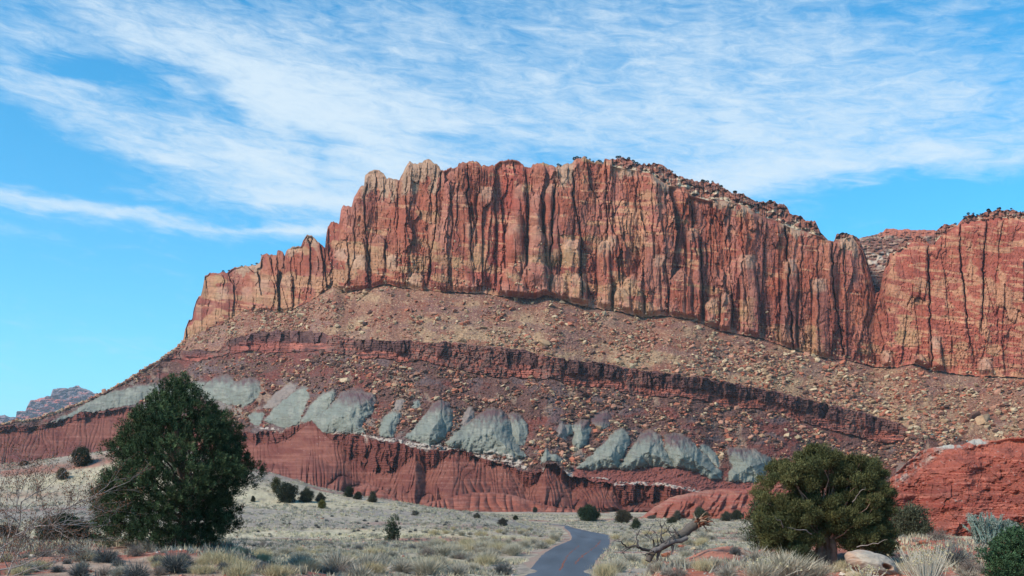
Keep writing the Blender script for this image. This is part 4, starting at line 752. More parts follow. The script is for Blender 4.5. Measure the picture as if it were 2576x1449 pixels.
for (x, yy, sz, cn, sf, lab) in [(1088,793,11,'pinkish','talus','big orange boulder at the left end of the row under the cliff'),(1116,779,10,'pinkish','talus','orange boulder standing upright second in the row under the cliff'),(1143,787,12,'pinkish','talus','squarish orange boulder third in the row under the cliff'),(1172,785,8,'tan','talus','smaller tan boulder at the right end of the row under the cliff'),
      (1384,772,13,'cream','talus','large cream boulder right below the cliff foot in the centre'),(1265,807,8,'cream','talus','cream block alone on the smooth middle of the rubble slope'),(1330,850,8,'cream','talus','pale slab on the rubble slope just above the dark ledge'),(1410,785,6,'cream','talus','pale boulder right of the large cream boulder below the cliff'),
      (810,892,15,'dark brown','slope','large rounded brown boulder under the left end of the ledge'),(742,872,11,'dark brown','slope','dark slab leaning below the ledge on the left'),(1035,902,12,'dark brown','slope','dark boulder, left of the pair fallen under the ledge'),(1060,904,14,'dark brown','slope','dark boulder, right of the pair fallen under the ledge'),
      (896,914,7,'tan','slope','flat yellow tan block among brown rocks under the ledge'),(1504,1082,12,'tan','slope','largest tan boulder between the middle clay mounds'),(1475,1128,11,'tan','slope','long tan block low in the chute left of the clay mounds'),(1420,1010,7,'red','slope','bright red boulder high on the brown slope in the centre'),
      (1790,1100,8,'red','slope','rounded red boulder above the right clay mounds'),(1806,1146,7,'tan','slope','tan boulder at the foot of the chute right of the clay mounds'),(2330,1104,13,'cream','slope','big whitish boulder near the right end of the dark ledge'),(2305,1095,11,'cream','slope','pale block beside the big whitish boulder near the ledge end'),
      (2250,1112,10,'pinkish','slope','pinkish flat boulder just below the end of the dark ledge'),(2535,1062,17,'red','slope','big red boulder near the right edge above the red hill'),(2490,1045,9,'red','talus','red boulder upslope of the big red one at the right'),(1440,1160,12,'red','slope','red block leaning above the red cliff in the centre')]:
    p = surf_pt(SURF[sf], x, yy); s = sz / F * p.y; put_boulder(p + Vector((0, 0, s * .35)), s, cn, lab, None, r, .95)
# ------------------------------------------------------------------ vegetation
leafm = mat('foliage', nscale=3, namt=.18, rough=.75, spec=.15); woodm = mat('bark', nscale=12, namt=.35, bump=.6, bscale=25, bdist=.02); stemm = mat('dry_stems', nscale=3, namt=.15, rough=.9)
def unit(v): return v / np.maximum(np.linalg.norm(v, axis=-1, keepdims=True), 1e-9)
def blades(P, Dn, L, wd, col, r, taper=.0, bend=0.0):
    """one thin blade per row: base P, direction Dn, length L, width wd"""
    n = len(P); Dn = unit(Dn); side = unit(np.cross(Dn, r.randn(n, 3))) * (np.asarray(wd).reshape(-1, 1) * .5)
    L = np.asarray(L).reshape(-1, 1) * np.ones((n, 1)); tip = P + Dn * L
    if bend: tip = tip + np.array([0, 0, -1.0]) * L * bend * (1 - np.abs(Dn[:, 2:3]))
    V = np.stack([P - side, P + side, tip], 1).reshape(-1, 3); I = np.arange(3 * n); return V, I, np.repeat(col, 3, 0)
def diamonds(P, Dn, L, wd, col, r):
    n = len(P); Dn = unit(Dn); side = unit(np.cross(Dn, r.randn(n, 3))) * (np.asarray(wd).reshape(-1, 1) * .5); L = np.asarray(L).reshape(-1, 1) * np.ones((n, 1))
    V = np.stack([P, P + Dn * L * .45 + side, P + Dn * L, P + Dn * L * .45 - side], 1).reshape(-1, 3)
    a = np.arange(n)[:, None] * 4; I = np.concatenate([a, a + 1, a + 2, a, a + 2, a + 3], 1).ravel(); return V, I, np.repeat(col, 4, 0)
def tubes(paths, segs=6, wob=0.0, r=None):
    """paths: list of (pts[n,3], radii[n], colour)"""
    Vs, Fs, Cs = [], [], []; off = 0
    for pts, rad, colr in paths:
        pts = np.asarray(pts, float); n = len(pts); t = np.gradient(pts, axis=0); t = unit(t); ref = np.array([.3, .2, 1.0]); a = unit(np.cross(t, ref)); b = np.cross(t, a)
        ang = np.arange(segs) / segs * 2 * np.pi; ring = (a[:, None] * np.cos(ang)[None, :, None] + b[:, None] * np.sin(ang)[None, :, None])
        rr = np.asarray(rad)[:, None, None] * (1 + (wob * r.randn(n, segs, 1) if wob else 0)); V = pts[:, None] + ring * rr; Vs.append(V.reshape(-1, 3))
        i = np.arange(n * segs).reshape(n, segs); j = np.roll(i, -1, 1); f = np.stack([i[:-1], j[:-1], j[1:], i[1:]], -1).reshape(-1, 4); tri = np.concatenate([f[:, [0, 1, 2]], f[:, [0, 2, 3]]]) + off; Fs.append(tri); off += n * segs
        Cs.append(np.tile(np.asarray(colr, float), (n * segs, 1)))
    return np.concatenate(Vs), np.concatenate(Fs).ravel(), np.concatenate(Cs)
def curve(a, b, n, r, amp, sag=0.0):
    t = np.linspace(0, 1, n)[:, None]; a = np.array(a, float); b = np.array(b, float); L = np.linalg.norm(b - a); off = np.cumsum(r.randn(n, 3), 0); off = off - off[0] - t * (off[-1] - off[0])
    return a + (b - a) * t + off * amp * L / math.sqrt(n) + np.array([0, 0, -1]) * (sag * L * np.sin(np.pi * t))
def empty(name, loc, label, cat, group=None):
    o = bpy.data.objects.new(name, None); COL.objects.link(o); o.location = loc; o.empty_display_size = .3; tag(o, label, cat, group); return o

def crown_points(r, H, z0, left, right, depthk, nb, per, flat=.55, bsz=(.10, .18), shell=.3, sep=.45):
    """left/right: radius by height fraction"""
    lz = np.array([a for a, _ in left]); lv = np.array([b for _, b in left]); rz = np.array([a for a, _ in right]); rv = np.array([b for _, b in right])
    out_p, out_d, out_b = [], [], []; centres = []
    tries = 0
    while len(centres) < nb and tries < nb * 40:
        tries += 1; h = r.uniform(.02, 1.0); th = r.uniform(0, 2 * np.pi); R_s = np.interp(h, rz, rv) if math.cos(th) > 0 else np.interp(h, lz, lv)
        Rm = (np.interp(h, rz, rv) + np.interp(h, lz, lv)) / 2
        if r.rand() > Rm / max(rv.max(), lv.max()) + .1: continue
        f = r.uniform(shell, 1) ** .55; nz = .66 + .46 * float(vn(th * 1.6 + 9, h * 7 + nb, 3)); R_s = R_s * nz; s = H * r.uniform(*bsz) * (.55 + .45 * Rm / max(rv.max(), lv.max()))
        x = math.cos(th) * max(R_s - s * 1.1, .0) * f; y = math.sin(th) * max(Rm * depthk - s * 1.1, 0) * f
        c = np.array([x, y, z0 + h * (H - z0) - s * .5]); 
        if any(np.linalg.norm((c - q) * np.array([1, 1, 1.3])) < sep * (s + t) for q, t, _ in centres): continue
        centres.append((c, s, h))
    for k, (c, s, h) in enumerate(centres):
        n = int(per * (s / (H * bsz[1])) ** 2) + 6; d = unit(r.randn(n, 3)); d[:, 2] = np.abs(d[:, 2]) * np.where(r.rand(n) < .72, 1, -1); rad = r.uniform(.35, 1.0, (n, 1)) ** .45
        p = c + d * rad * s * np.array([1.15, 1.15, flat]); p += fbm(p[:, 0] * 3 / H * 6, p[:, 2] * 18 / H, 2, 3)[:, None] * d * s * .25
        outw = unit(np.array([c[0], c[1], .25 * H])); out_p.append(p); out_d.append(unit(d * .6 + outw * .55 + np.array([0, 0, .45]) + r.randn(n, 3) * .25)); out_b.append(np.full(n, k))
    return np.concatenate(out_p), np.concatenate(out_d), np.concatenate(out_b), centres

def tree(name, base, label, cat, H, left, right, seed, nb=60, per=90, kind='pinyon', tuft=.13, k=9, z0=.05, depthk=.9, flat=.55, bsz=(.10, .18), col=(.045, .085, .035), col2=(.075, .12, .04), trunk=.05, lean=0.0, group=None, limbs=True, shell=.3, sep=.45, bw=.013):
    r = np.random.RandomState(seed); root = empty(name, base, label, cat, group)
    P, Dn, bi, cen = crown_points(r, H, z0 * H, left, right, depthk, nb, per, flat, bsz, shell, sep)
    n = len(P); bc = r.uniform(.75, 1.25, (len(cen), 1)) * (np.array(col) + (np.array(col2) - np.array(col)) * r.rand(len(cen), 1)); base_c = bc[bi] * r.uniform(.6, 1.45, (n, 1))
    Pk = np.repeat(P, k, 0); Dk = np.repeat(Dn, k, 0); m = len(Pk); s = r.rand(m, 1)
    if kind == 'pinyon':
        perp = unit(np.cross(Dk, r.randn(m, 3))); st = Pk + Dk * s * tuft + perp * tuft * .06; dd = unit(Dk * .75 + perp * .9); cc = np.repeat(base_c, k, 0) * r.uniform(.75, 1.2, (m, 1)); V, I, C = diamonds(st, dd, tuft * r.uniform(.28, .5, m), bw * r.uniform(.7, 1.4, m), cc, r)
    else:
        st = Pk + r.randn(m, 3) * tuft * .45; dd = unit(Dk + r.randn(m, 3) * .6 + np.array([0, 0, .35])); cc = np.repeat(base_c, k, 0) * r.uniform(.7, 1.3, (m, 1)); V, I, C = diamonds(st, dd, tuft * r.uniform(.4, .9, m), bw * r.uniform(.7, 1.5, m), cc, r)
    link('crown', mesh_np('crown', V, I, 3, leafm, C), parent=root)
    if limbs:
        bark = np.array([.13, .095, .075]); paths = []; top = np.array([lean * H, 0, H * .86]); tr = curve((0, 0, -.15), top, 14, r, .06); rad = np.linspace(trunk * H, trunk * H * .15, 14); rad[0] *= 1.35; paths.append((tr, rad, bark))
        for c, s, h in cen[:: max(1, len(cen) // 46)]:
            q = tr[int(np.clip((c[2] / (H * .86)) * 13 * .6 - .5, 0, 12))]; pth = curve(q, c, 8, r, .10, -.06 if kind != 'pinyon' else .04); paths.append((pth, np.linspace(trunk * H * .28, trunk * H * .04, 8), bark * r.uniform(.8, 1.5)))
            for _ in range(3):
                e = c + unit(r.randn(3)) * s * .9; paths.append((curve(pth[5], e, 5, r, .08), np.linspace(trunk * H * .08, .004, 5), bark * r.uniform(.9, 2.2)))
        V, I, C = tubes(paths, 6, .08, r); link('trunk', mesh_np('trunk', V, I, 3, woodm, C, True), parent=root)
    return root
U = lambda D: D / F
# the big dark pinyon on the left
D = 36.; u = U(D); p = on_ground(452, 1365, D); p.z = (HY - 1366) * u
tree('pinyon_pine', p, 'big dense dark green pine tree standing left of centre in the foreground', 'tree', 428 * u,
     [(0, 170 * u), (.03, 225 * u), (.12, 250 * u), (.3, 236 * u), (.42, 218 * u), (.5, 200 * u), (.6, 178 * u), (.72, 122 * u), (.82, 98 * u), (.9, 62 * u), (.96, 30 * u), (1, 8 * u)],
     [(0, 125 * u), (.06, 150 * u), (.2, 154 * u), (.3, 190 * u), (.42, 216 * u), (.52, 228 * u), (.6, 206 * u), (.68, 172 * u), (.76, 124 * u), (.84, 92 * u), (.92, 54 * u), (1, 12 * u)],
     1, nb=210, per=105, tuft=.25, k=32, z0=.02, bsz=(.05, .115), flat=.85, shell=.6, sep=.68, col=(.022, .046, .022), col2=(.066, .102, .044), trunk=.032, depthk=.95, bw=.02)
# smaller pine in the middle of the plain
def small(px, py, h, w, label, seed, D=None, kind='juniper', cat='tree', name='juniper_tree', col=(.035, .055, .028), col2=(.06, .08, .035), shape='round', nb=30, per=80, group=None, k=8, limbs=True):
    p = on_ground(px, py, D); Dd = p.y; u = U(Dd)
    if D is not None: p.z = min(p.z + 0.0, (HY - py) * u + .3)
    H = h * u; q = w * .5 * u
    if shape == 'cone': prof = [(0, .75 * q), (.15, q), (.45, .9 * q), (.7, .6 * q), (.9, .3 * q), (1, .08 * q)]
    elif shape == 'column': prof = [(0, .8 * q), (.3, q), (.6, .95 * q), (.85, .6 * q), (1, .15 * q)]
    else: prof = [(0, .7 * q), (.25, q), (.55, .98 * q), (.8, .75 * q), (1, .25 * q)]
    r = np.random.RandomState(seed); pa = [(a, b * r.uniform(.75, 1.25)) for a, b in prof]; pb = [(a, b * r.uniform(.75, 1.25)) for a, b in prof]
    tw = min(max(.035, Dd * .0014), H * .042); return tree(name, p, label, cat, H, pa, pb, seed, nb=nb, per=per, kind=kind, tuft=tw * 3.0, k=k, z0=.02, bsz=(.16, .30), flat=.75, col=col, col2=col2, trunk=.035, group=group, limbs=limbs, bw=tw * .62)
small(990, 1362, 63, 50, 'small conical dark pine alone on the gravel plain left of the road', 31, kind='pinyon', name='pinyon_pine', shape='cone', nb=60, per=60, col=(.028, .045, .026), col2=(.05, .07, .032))
DK = dict(col=(.026, .034, .022), col2=(.045, .05, .028))
BR = dict(col=(.085, .07, .045), col2=(.10, .09, .055))
small(1482, 1311, 38, 63, 'dark rounded juniper at the far end of the road', 32, nb=50, col=(.016, .032, .018), col2=(.026, .045, .02))
small(1566, 1316, 32, 58, 'brownish wide bush right of the dark rounded juniper', 33, nb=36, name='desert_shrub', cat='shrub', col=(.05, .046, .03), col2=(.07, .06, .035))
small(1600, 1331, 28, 25, 'small pointed dark green juniper right of the road bend', 34, shape='column', col=(.035, .05, .028), col2=(.05, .06, .03))
small(1690, 1318, 17, 34, 'low dark bush left of the fallen tree behind', 35, name='desert_shrub', cat='shrub', **DK)
small(1704, 1311, 27, 21, 'greyish upright bush behind the low dark bush', 36, name='desert_shrub', cat='shrub', col=(.06, .06, .045), col2=(.08, .075, .055))
small(1762, 1314, 36, 42, 'grey green rounded juniper right behind the root end of the fallen tree', 37, nb=36, col=(.05, .058, .038), col2=(.075, .08, .05))
small(1828, 1311, 24, 30, 'greyish small juniper left of the pair at the foot of the red mound', 38, col=(.05, .056, .04), col2=(.07, .075, .05))
small(1853, 1309, 26, 32, 'dark small juniper right of the pair at the foot of the red mound', 39, **DK)
small(695, 1240, 38, 27, 'yellowish top bush on the knoll above the dark bush group', 40, name='desert_shrub', cat='shrub', col=(.05, .055, .025), col2=(.08, .075, .03))
small(721, 1264, 48, 60, 'tallest and widest juniper of the group on the knoll slope', 41, nb=40, **DK)
small(773, 1264, 34, 38, 'rounded dark juniper in the middle of the group on the knoll slope', 42, **DK)
small(806, 1262, 22, 28, 'smallest greyish juniper at the right end of the group on the knoll slope', 43, col=(.05, .055, .04), col2=(.07, .07, .05))
small(810, 1280, 21, 25, 'round yellow green bush standing alone on the pale grass strip', 44, name='desert_shrub', cat='shrub', col=(.085, .085, .022), col2=(.12, .11, .03))
small(637, 1262, 14, 14, 'tiny dark bush right of the big pine on the grass strip', 45, name='desert_shrub', cat='shrub', **DK)
small(879, 1251, 26, 26, 'left dark juniper of the pair in front of the red mounds', 46, **DK); small(901, 1256, 19, 22, 'right dark juniper of the pair in front of the red mounds', 47, **DK)
small(938, 1264, 26, 22, 'upright grey green juniper in front of the low red mound', 48, col=(.05, .055, .036), col2=(.07, .07, .045))
small(207, 1172, 44, 54, 'dark rounded juniper on the crest of the knoll left of the big pine', 49, nb=44, **DK)
small(157, 1206, 27, 34, 'brown dry bush on the knoll below the crest juniper', 50, name='desert_shrub', cat='shrub', **BR)
small(690, 1188, 22, 14, 'small dark upright juniper high on the right flank of the knoll', 51, **DK)
small(60, 1172, 12, 34, 'low dark bush at the left edge of the knoll crest', 52, name='desert_shrub', cat='shrub', **DK)
small(1104, 1276, 13, 34, 'low green bush at the foot of the fluted red aprons', 53, name='desert_shrub', cat='shrub', **DK)
small(1044, 1297, 12, 24, 'low grey bush on the plain above the small conical pine', 54, name='desert_shrub', cat='shrub', col=(.09, .09, .075), col2=(.11, .11, .09))
small(1201, 1303, 13, 22, 'dark low bush on the plain left of the road', 55, name='desert_shrub', cat='shrub', col=(.06, .06, .05), col2=(.08, .08, .06))
small(1265, 1323, 18, 36, 'wider dark grey bush on the plain nearer the road', 56, name='desert_shrub', cat='shrub', col=(.055, .055, .05), col2=(.08, .075, .065))
small(1297, 1309, 12, 16, 'tiny dark bush just left of the far end of the road', 57, name='desert_shrub', cat='shrub', **DK)
small(1346, 1289, 13, 15, 'tiny dark juniper at the foot of the red aprons in the centre', 58, **DK)
small(1640, 1305, 10, 30, 'low grey bush under the left end of the red mound', 59, name='desert_shrub', cat='shrub', col=(.08, .08, .07), col2=(.1, .1, .08))
small(165, 1350, 78, 190, 'dark green sprawling juniper bush behind the bare shrub at the left', 60, D=46, nb=90, per=90, kind='pinyon', name='juniper_bush', cat='bush', col=(.022, .04, .024), col2=(.04, .062, .034))
small(20, 1340, 60, 120, 'low brownish bush at the left edge behind the bare shrub', 61, D=48, nb=40, name='desert_shrub', cat='shrub', col=(.05, .04, .03), col2=(.07, .055, .038))
small(2545, 1318, 55, 110, 'dark green pine at the right edge behind the silvery cactus shrub', 62, D=44, nb=46, kind='pinyon', name='pinyon_pine', cat='tree', col=(.022, .05, .03), col2=(.04, .075, .04))
small(2015, 1400, 56, 82, 'low dark green juniper clump left of the twisted trunk', 63, D=31.2, nb=44, per=80, name='juniper_bush', cat='bush', col=(.035, .05, .024), col2=(.055, .07, .03))
small(1920, 1342, 140, 120, 'darker juniper standing behind the left side of the big juniper', 64, D=42, nb=80, per=80, col=(.035, .05, .026), col2=(.055, .068, .032))
small(1853, 1345, 36, 58, 'low dark bush left of the darker juniper', 65, D=46, nb=30, name='desert_shrub', cat='shrub', col=(.04, .052, .03), col2=(.06, .07, .035))
small(2290, 1360, 92, 140, 'thin grey green juniper with open branches behind the boulders', 66, D=44, nb=44, per=50, col=(.055, .062, .038), col2=(.08, .085, .05))
small(2208, 1385, 44, 54, 'dark blue green spiky bush beside the brown boulder', 67, D=33, nb=24, kind='pinyon', name='blackbrush', cat='bush', col=(.022, .045, .045), col2=(.05, .075, .07))
small(2550, 1450, 142, 178, 'young bright green pine at the lower right corner', 68, D=23, nb=90, per=120, kind='pinyon', name='pinyon_pine', k=16, col=(.032, .072, .038), col2=(.055, .10, .045))

# the big olive juniper on the right: two lobes over one twisted trunk
def big_juniper():
    D = 32.; u = U(D); p = on_ground(2078, 1412, D); p.z = (HY - 1413) * u; r = np.random.RandomState(77); H = 288 * u
    root = empty('juniper_tree', p, 'large olive green juniper with a shaggy twisted trunk right of the road', 'tree')
    lobes = [(-95, 175, 95, 85, 62, 46), (-20, 225, 110, 62, 60, 46), (70, 205, 80, 70, 60, 40), (110, 150, 62, 85, 55, 36), (-120, 95, 70, 62, 50, 26), (20, 130, 95, 60, 60, 26), (88, 88, 60, 50, 45, 16), (-55, 60, 60, 34, 40, 12), (-20, 255, 60, 34, 40, 18), (140, 110, 26, 60, 35, 10), (60, 60, 50, 34, 40, 8), (-100, 70, 66, 52, 50, 26), (110, 72, 56, 52, 50, 22), (40, 110, 80, 60, 60, 26), (-60, 110, 70, 60, 60, 26), (140, 60, 30, 40, 30, 8), (-130, 40, 34, 34, 30, 8), (-66, 50, 44, 32, 40, 14), (80, 48, 44, 30, 40, 12), (10, 96, 50, 40, 50, 14), (150, 40, 24, 24, 30, 5)]
    Ps, Ds, Cs, cen = [], [], [], []
    for (x, z, rx, rz, ry, nb) in lobes:
        for _ in range(int(nb * 1.25)):
            d = unit(r.randn(3)); f = r.uniform(.45, 1) ** .5; s = r.uniform(9, 19) * u; c = np.array([(x + d[0] * (rx - 9) * f) * u, d[1] * (ry) * f * u * 1.4, (z + d[2] * (rz - 8) * f) * u])
            if c[2] < 22 * u or (abs(c[0] - 5 * u) < 22 * u and c[2] < 62 * u): continue
            n = 78; q = unit(r.randn(n, 3)); q[:, 2] = np.abs(q[:, 2]) * np.where(r.rand(n) < .75, 1, -.7); pp = c + q * s * (r.rand(n, 1) ** .4) * np.array([1, 1, 1.15]); cen.append((c, s)); Ps.append(pp); Ds.append(unit(q * .5 + np.array([0, 0, .8]) + unit(c - np.array([0, 0, H * .3])) * .5))
            g = np.array([.058, .068, .028]) + (np.array([.115, .115, .045]) - np.array([.058, .068, .028])) * r.rand(); Cs.append(np.tile(g * r.uniform(.75, 1.2), (n, 1)) * r.uniform(.75, 1.25, (n, 1)))
    P = np.concatenate(Ps); Dn = np.concatenate(Ds); C0 = np.concatenate(Cs); k = 8; m = len(P) * k; st = np.repeat(P, k, 0) + r.randn(m, 3) * .045; dd = unit(np.repeat(Dn, k, 0) + r.randn(m, 3) * .6)
    V, I, C = diamonds(st, dd, r.uniform(.05, .12, m), r.uniform(.013, .028, m), np.repeat(C0, k, 0) * r.uniform(.75, 1.3, (m, 1)), r); link('crown', mesh_np('crown', V, I, 3, leafm, C), parent=root)
    bark = np.array([.155, .095, .07]); paths = []
    for a in range(7):
        q = r.uniform(-1, 1, 2) * .12; e = np.array([r.uniform(-90, 100) * u, r.uniform(-.4, .4), r.uniform(120, 200) * u]); mid = np.array([q[0] * 1.2 + .05, q[1], 75 * u]); p1 = curve((q[0] * 1.5, q[1], -.1), mid, 7, r, .10); p2 = curve(mid, e, 8, r, .12); paths.append((np.concatenate([p1, p2[1:]]), np.concatenate([np.linspace(.15, .10, 7), np.linspace(.095, .02, 7)]), bark * r.uniform(.75, 1.4)))
    for c, s in cen[::6]:
        q = np.array([c[0] * .3, c[1] * .3, max(c[2] * .55, 60 * u)]); paths.append((curve(q, c, 7, r, .12), np.linspace(.035, .006, 7), bark * r.uniform(.8, 2.2)))
    for (x0, z0, x1, z1) in [(-60, 72, -130, 88), (-130, 88, -160, 118), (50, 40, 110, 60), (40, 150, 58, 185)]:
        paths.append((curve((x0 * u, -1.0, z0 * u), (x1 * u, -1.5, z1 * u), 8, r, .12), np.linspace(.018, .005, 8), np.array([.24, .21, .19])))
    V, I, C = tubes(paths, 7, .12, r); link('trunk', mesh_np('trunk', V, I, 3, woodm, C, True), parent=root)
big_juniper()

# fallen dead tree
def fallen_tree():
    D = 31.; u = U(D); r = np.random.RandomState(5); o3 = on_ground(1640, 1400, D); o3.z = (HY - 1398) * u; root = empty('fallen_tree', o3, 'grey dead tree fallen over the bank with its torn root end up', 'dead tree')
    def q(px, py, dy=0.0): return np.array([(px - 1640) * u, dy, (1398 - py) * u])
    grey = np.array([.105, .095, .09]); paths = []
    def limb(pts, r0, r1, dy=0, c=grey, n=5):
        P = [q(*a, dy + .05 * i) for i, a in enumerate(pts)]; out = [P[0][None]]
        for a, b in zip(P[:-1], P[1:]): out.append(curve(a, b, n, r, .07)[1:])
        P = np.concatenate(out); paths.append((P, np.linspace(r0, r1, len(P)), c))
    limb([(1630, 1412), (1645, 1386), (1690, 1362), (1730, 1336), (1762, 1314)], .10, .155, 0, np.array([.10, .088, .076]))
    limb([(1640, 1388), (1676, 1368), (1712, 1360), (1728, 1352)], .08, .07, -.2, np.array([.13, .12, .115])); limb([(1658, 1384), (1654, 1406), (1646, 1420)], .06, .02, -.1); limb([(1690, 1372), (1688, 1396)], .05, .02, -.15, grey * 1.4)
    V, I, C = tubes(paths, 9, .07, r); link('trunk', mesh_np('trunk', V, I, 3, woodm, C, True), parent=root); paths.clear()
    for pts, r0 in [([(1650, 1386), (1615, 1382), (1598, 1372), (1577, 1378), (1561, 1362), (1543, 1360)], .05), ([(1606, 1376), (1603, 1352), (1610, 1332)], .028), ([(1598, 1372), (1570, 1389), (1563, 1392)], .02), ([(1650, 1378), (1640, 1358), (1625, 1346), (1631, 1334)], .026),
                    ([(1668, 1374), (1660, 1352), (1664, 1328), (1672, 1316)], .03), ([(1672, 1370), (1664, 1345), (1680, 1336), (1692, 1318)], .025), ([(1655, 1372), (1650, 1350), (1646, 1334)], .02), ([(1690, 1356), (1684, 1340), (1676, 1330)], .018), ([(1706, 1346), (1699, 1334), (1692, 1327)], .035),
                    ([(1640, 1386), (1622, 1396), (1640, 1410), (1652, 1424)], .03), ([(1577, 1378), (1560, 1386), (1548, 1384)], .014), ([(1668, 1366), (1684, 1352), (1696, 1344)], .018), ([(1664, 1328), (1656, 1318)], .014), ([(1631, 1334), (1636, 1324)], .01), ([(1680, 1336), (1690, 1340), (1700, 1338)], .012)]:
        P = [q(*a, r.uniform(-.4, .3)) for a in pts]; out = [P[0][None]]
        for a, b in zip(P[:-1], P[1:]): out.append(curve(a, b, 5, r, .12)[1:])
        P = np.concatenate(out); paths.append((P, np.linspace(r0 * 1.1, .007, len(P)), grey * r.uniform(.5, .9)))
        for _ in range(3): j = r.randint(2, len(P)); e = P[j] + unit(r.randn(3) + np.array([0, 0, .5])) * r.uniform(.1, .3); paths.append((curve(P[j], e, 5, r, .12), np.linspace(.01, .004, 5), grey * .7))
    V, I, C = tubes(paths, 5, .05, r); link('branches', mesh_np('branches', V, I, 3, woodm, C, True), parent=root); paths.clear()
    for k in range(60):
        a = q(1762, 1314) + r.randn(3) * .05; ang = r.uniform(-.5, 1.0); d = unit(np.array([math.cos(ang) + r.randn() * .5, r.randn() * .7, math.sin(ang) * .6 + r.randn() * .6 + .05])); L = r.uniform(.12, .38); c = np.array([.16, .06, .035]) if r.rand() < .55 else np.array([.36, .25, .17]) * r.uniform(.4, 1)
        paths.append((curve(a, a + d * L, 5, r, .15), np.linspace(r.uniform(.02, .05), .006, 5), c))
    for pts in [[(1756, 1314), (1748, 1300), (1746, 1290)], [(1770, 1308), (1784, 1304), (1800, 1318)], [(1768, 1320), (1776, 1330), (1782, 1342)]]:
        P = np.concatenate([curve(q(*a), q(*b), 5, r, .08) for a, b in zip(pts[:-1], pts[1:])]); paths.append((P, np.linspace(.03, .01, len(P)), np.array([.30, .22, .16])))
    V, I, C = tubes(paths, 6, .1, r); link('root_crown', mesh_np('root_crown', V, I, 3, woodm, C, True), parent=root)
fallen_tree()

# bare twiggy shrub at the left edge
def bare_shrub():
    D = 15.; u = U(D); r = np.random.RandomState(9); o3 = Vector(((-10 - CX) * u, D, (HY - 1440) * u)); root = empty('bare_shrub', o3, 'bare pale branched shrub with rusty dry leaves at the left edge', 'shrub')
    def q(px, py, dy=0.): return np.array([(px + 10) * u, dy, (1440 - py) * u])
    paths = []; tips = []
    def grow(P, r0, depth):
        paths.append((P, np.linspace(r0, r0 * .45, len(P)), np.array([.36, .32, .30]) * r.uniform(.55, 1.05) * (1 if depth < 2 else .7)))
        if depth >= 3: tips.append(P[len(P) // 2:]); return
        if depth == 2: tips.append(P[len(P) // 2:])
        for _ in range(5 if depth == 0 else 4):
            j = r.randint(len(P) // 3, len(P)); d = unit(P[min(j, len(P) - 1)] - P[max(j - 3, 0)]); e = P[j] + unit(d + r.randn(3) * .5 + np.array([0, 0, .28])) * (.52, .34, .2)[depth] * r.uniform(.7, 1.2); grow(curve(P[j], e, 6, r, .08), r0 * .5, depth + 1)
    for pts in [[(-30, 1410), (20, 1368), (62, 1338), (110, 1300), (160, 1270)], [(-20, 1420), (10, 1370), (45, 1300), (42, 1240), (48, 1220)], [(10, 1390), (50, 1310), (68, 1262), (110, 1232)], [(-30, 1440), (60, 1420), (120, 1388), (170, 1376)], [(40, 1350), (110, 1322), (175, 1318), (230, 1316)], [(60, 1336), (130, 1300), (200, 1262), (238, 1240)],
                [(-20, 1470), (30, 1450), (56, 1400), (90, 1360)], [(-10, 1470), (80, 1430), (130, 1436)], [(-40, 1380), (-8, 1300), (12, 1230)], [(110, 1300), (150, 1330), (225, 1300)], [(-20, 1500), (20, 1440), (10, 1380)]]:
        ps = [q(a, b, r.uniform(-.25, .25)) for a, b in pts]; P = np.concatenate([ps[0][None]] + [curve(a, b, 5, r, .05)[1:] for a, b in zip(ps[:-1], ps[1:])]); grow(P, .012, 0)
    V, I, C = tubes(paths, 4, 0, r); link('branches', mesh_np('branches', V, I, 3, woodm, C, True), parent=root)
    T_ = np.concatenate(tips); T_ = np.repeat(T_, 3, 0) + r.randn(len(T_) * 3, 3) * .016; T_ = T_[r.rand(len(T_)) < .8]
    V, I, C = diamonds(T_, r.randn(len(T_), 3), r.uniform(.012, .03, len(T_)), .014, np.array([.19, .085, .045]) * r.uniform(.4, 1.3, (len(T_), 1)), r); link('dry_leaves', mesh_np('dry_leaves', V, I, 3, leafm, C), parent=root)
bare_shrub()

# silvery upright cactus-like shrub
def silver_shrub():
    D = 30.; u = U(D); r = np.random.RandomState(15); o3 = on_ground(2480, 1372, D); o3.z = (HY - 1374) * u; root = empty('cholla_cactus', o3, 'silvery blue green shrub of thick upright stems near the right edge', 'cactus'); paths = []; sp = []; sd_ = []; pads = []
    for i in range(190):
        x = r.uniform(-44, 66); top = np.interp(x, [-60, -40, -20, 0, 20, 40, 66, 80], [30, 78, 84, 62, 84, 66, 50, 30]) * r.uniform(.7, 1.03); zb = max(0, abs(x - 0) * .25) + r.uniform(0, top * .5); P = curve((x * .72 * u, r.uniform(-.5, .4), zb * u), (x * u + r.uniform(-.06, .06), r.uniform(-.55, .45), top * u), 6, r, .05); w = r.uniform(.013, .022)
        paths.append((P, np.array([.7, 1, 1, 1, .9, .45]) * w, np.array([.13, .20, .17]) * r.uniform(.7, 1.25))); a = np.repeat(P, 14, 0); d = unit(r.randn(len(a), 3)); sp.append(a + d * w); sd_.append(d)
    V, I, C = tubes(paths, 7, .08, r); link('stems', mesh_np('stems', V, I, 3, stemm, C, True), parent=root); sp = np.concatenate(sp); sd_ = np.concatenate(sd_)
    V, I, C = blades(sp, sd_, .045, .011, np.array([.34, .38, .33]) * r.uniform(.6, 1.2, (len(sp), 1)), r); link('spines', mesh_np('spines', V, I, 3, stemm, C), parent=root)
silver_shrub()

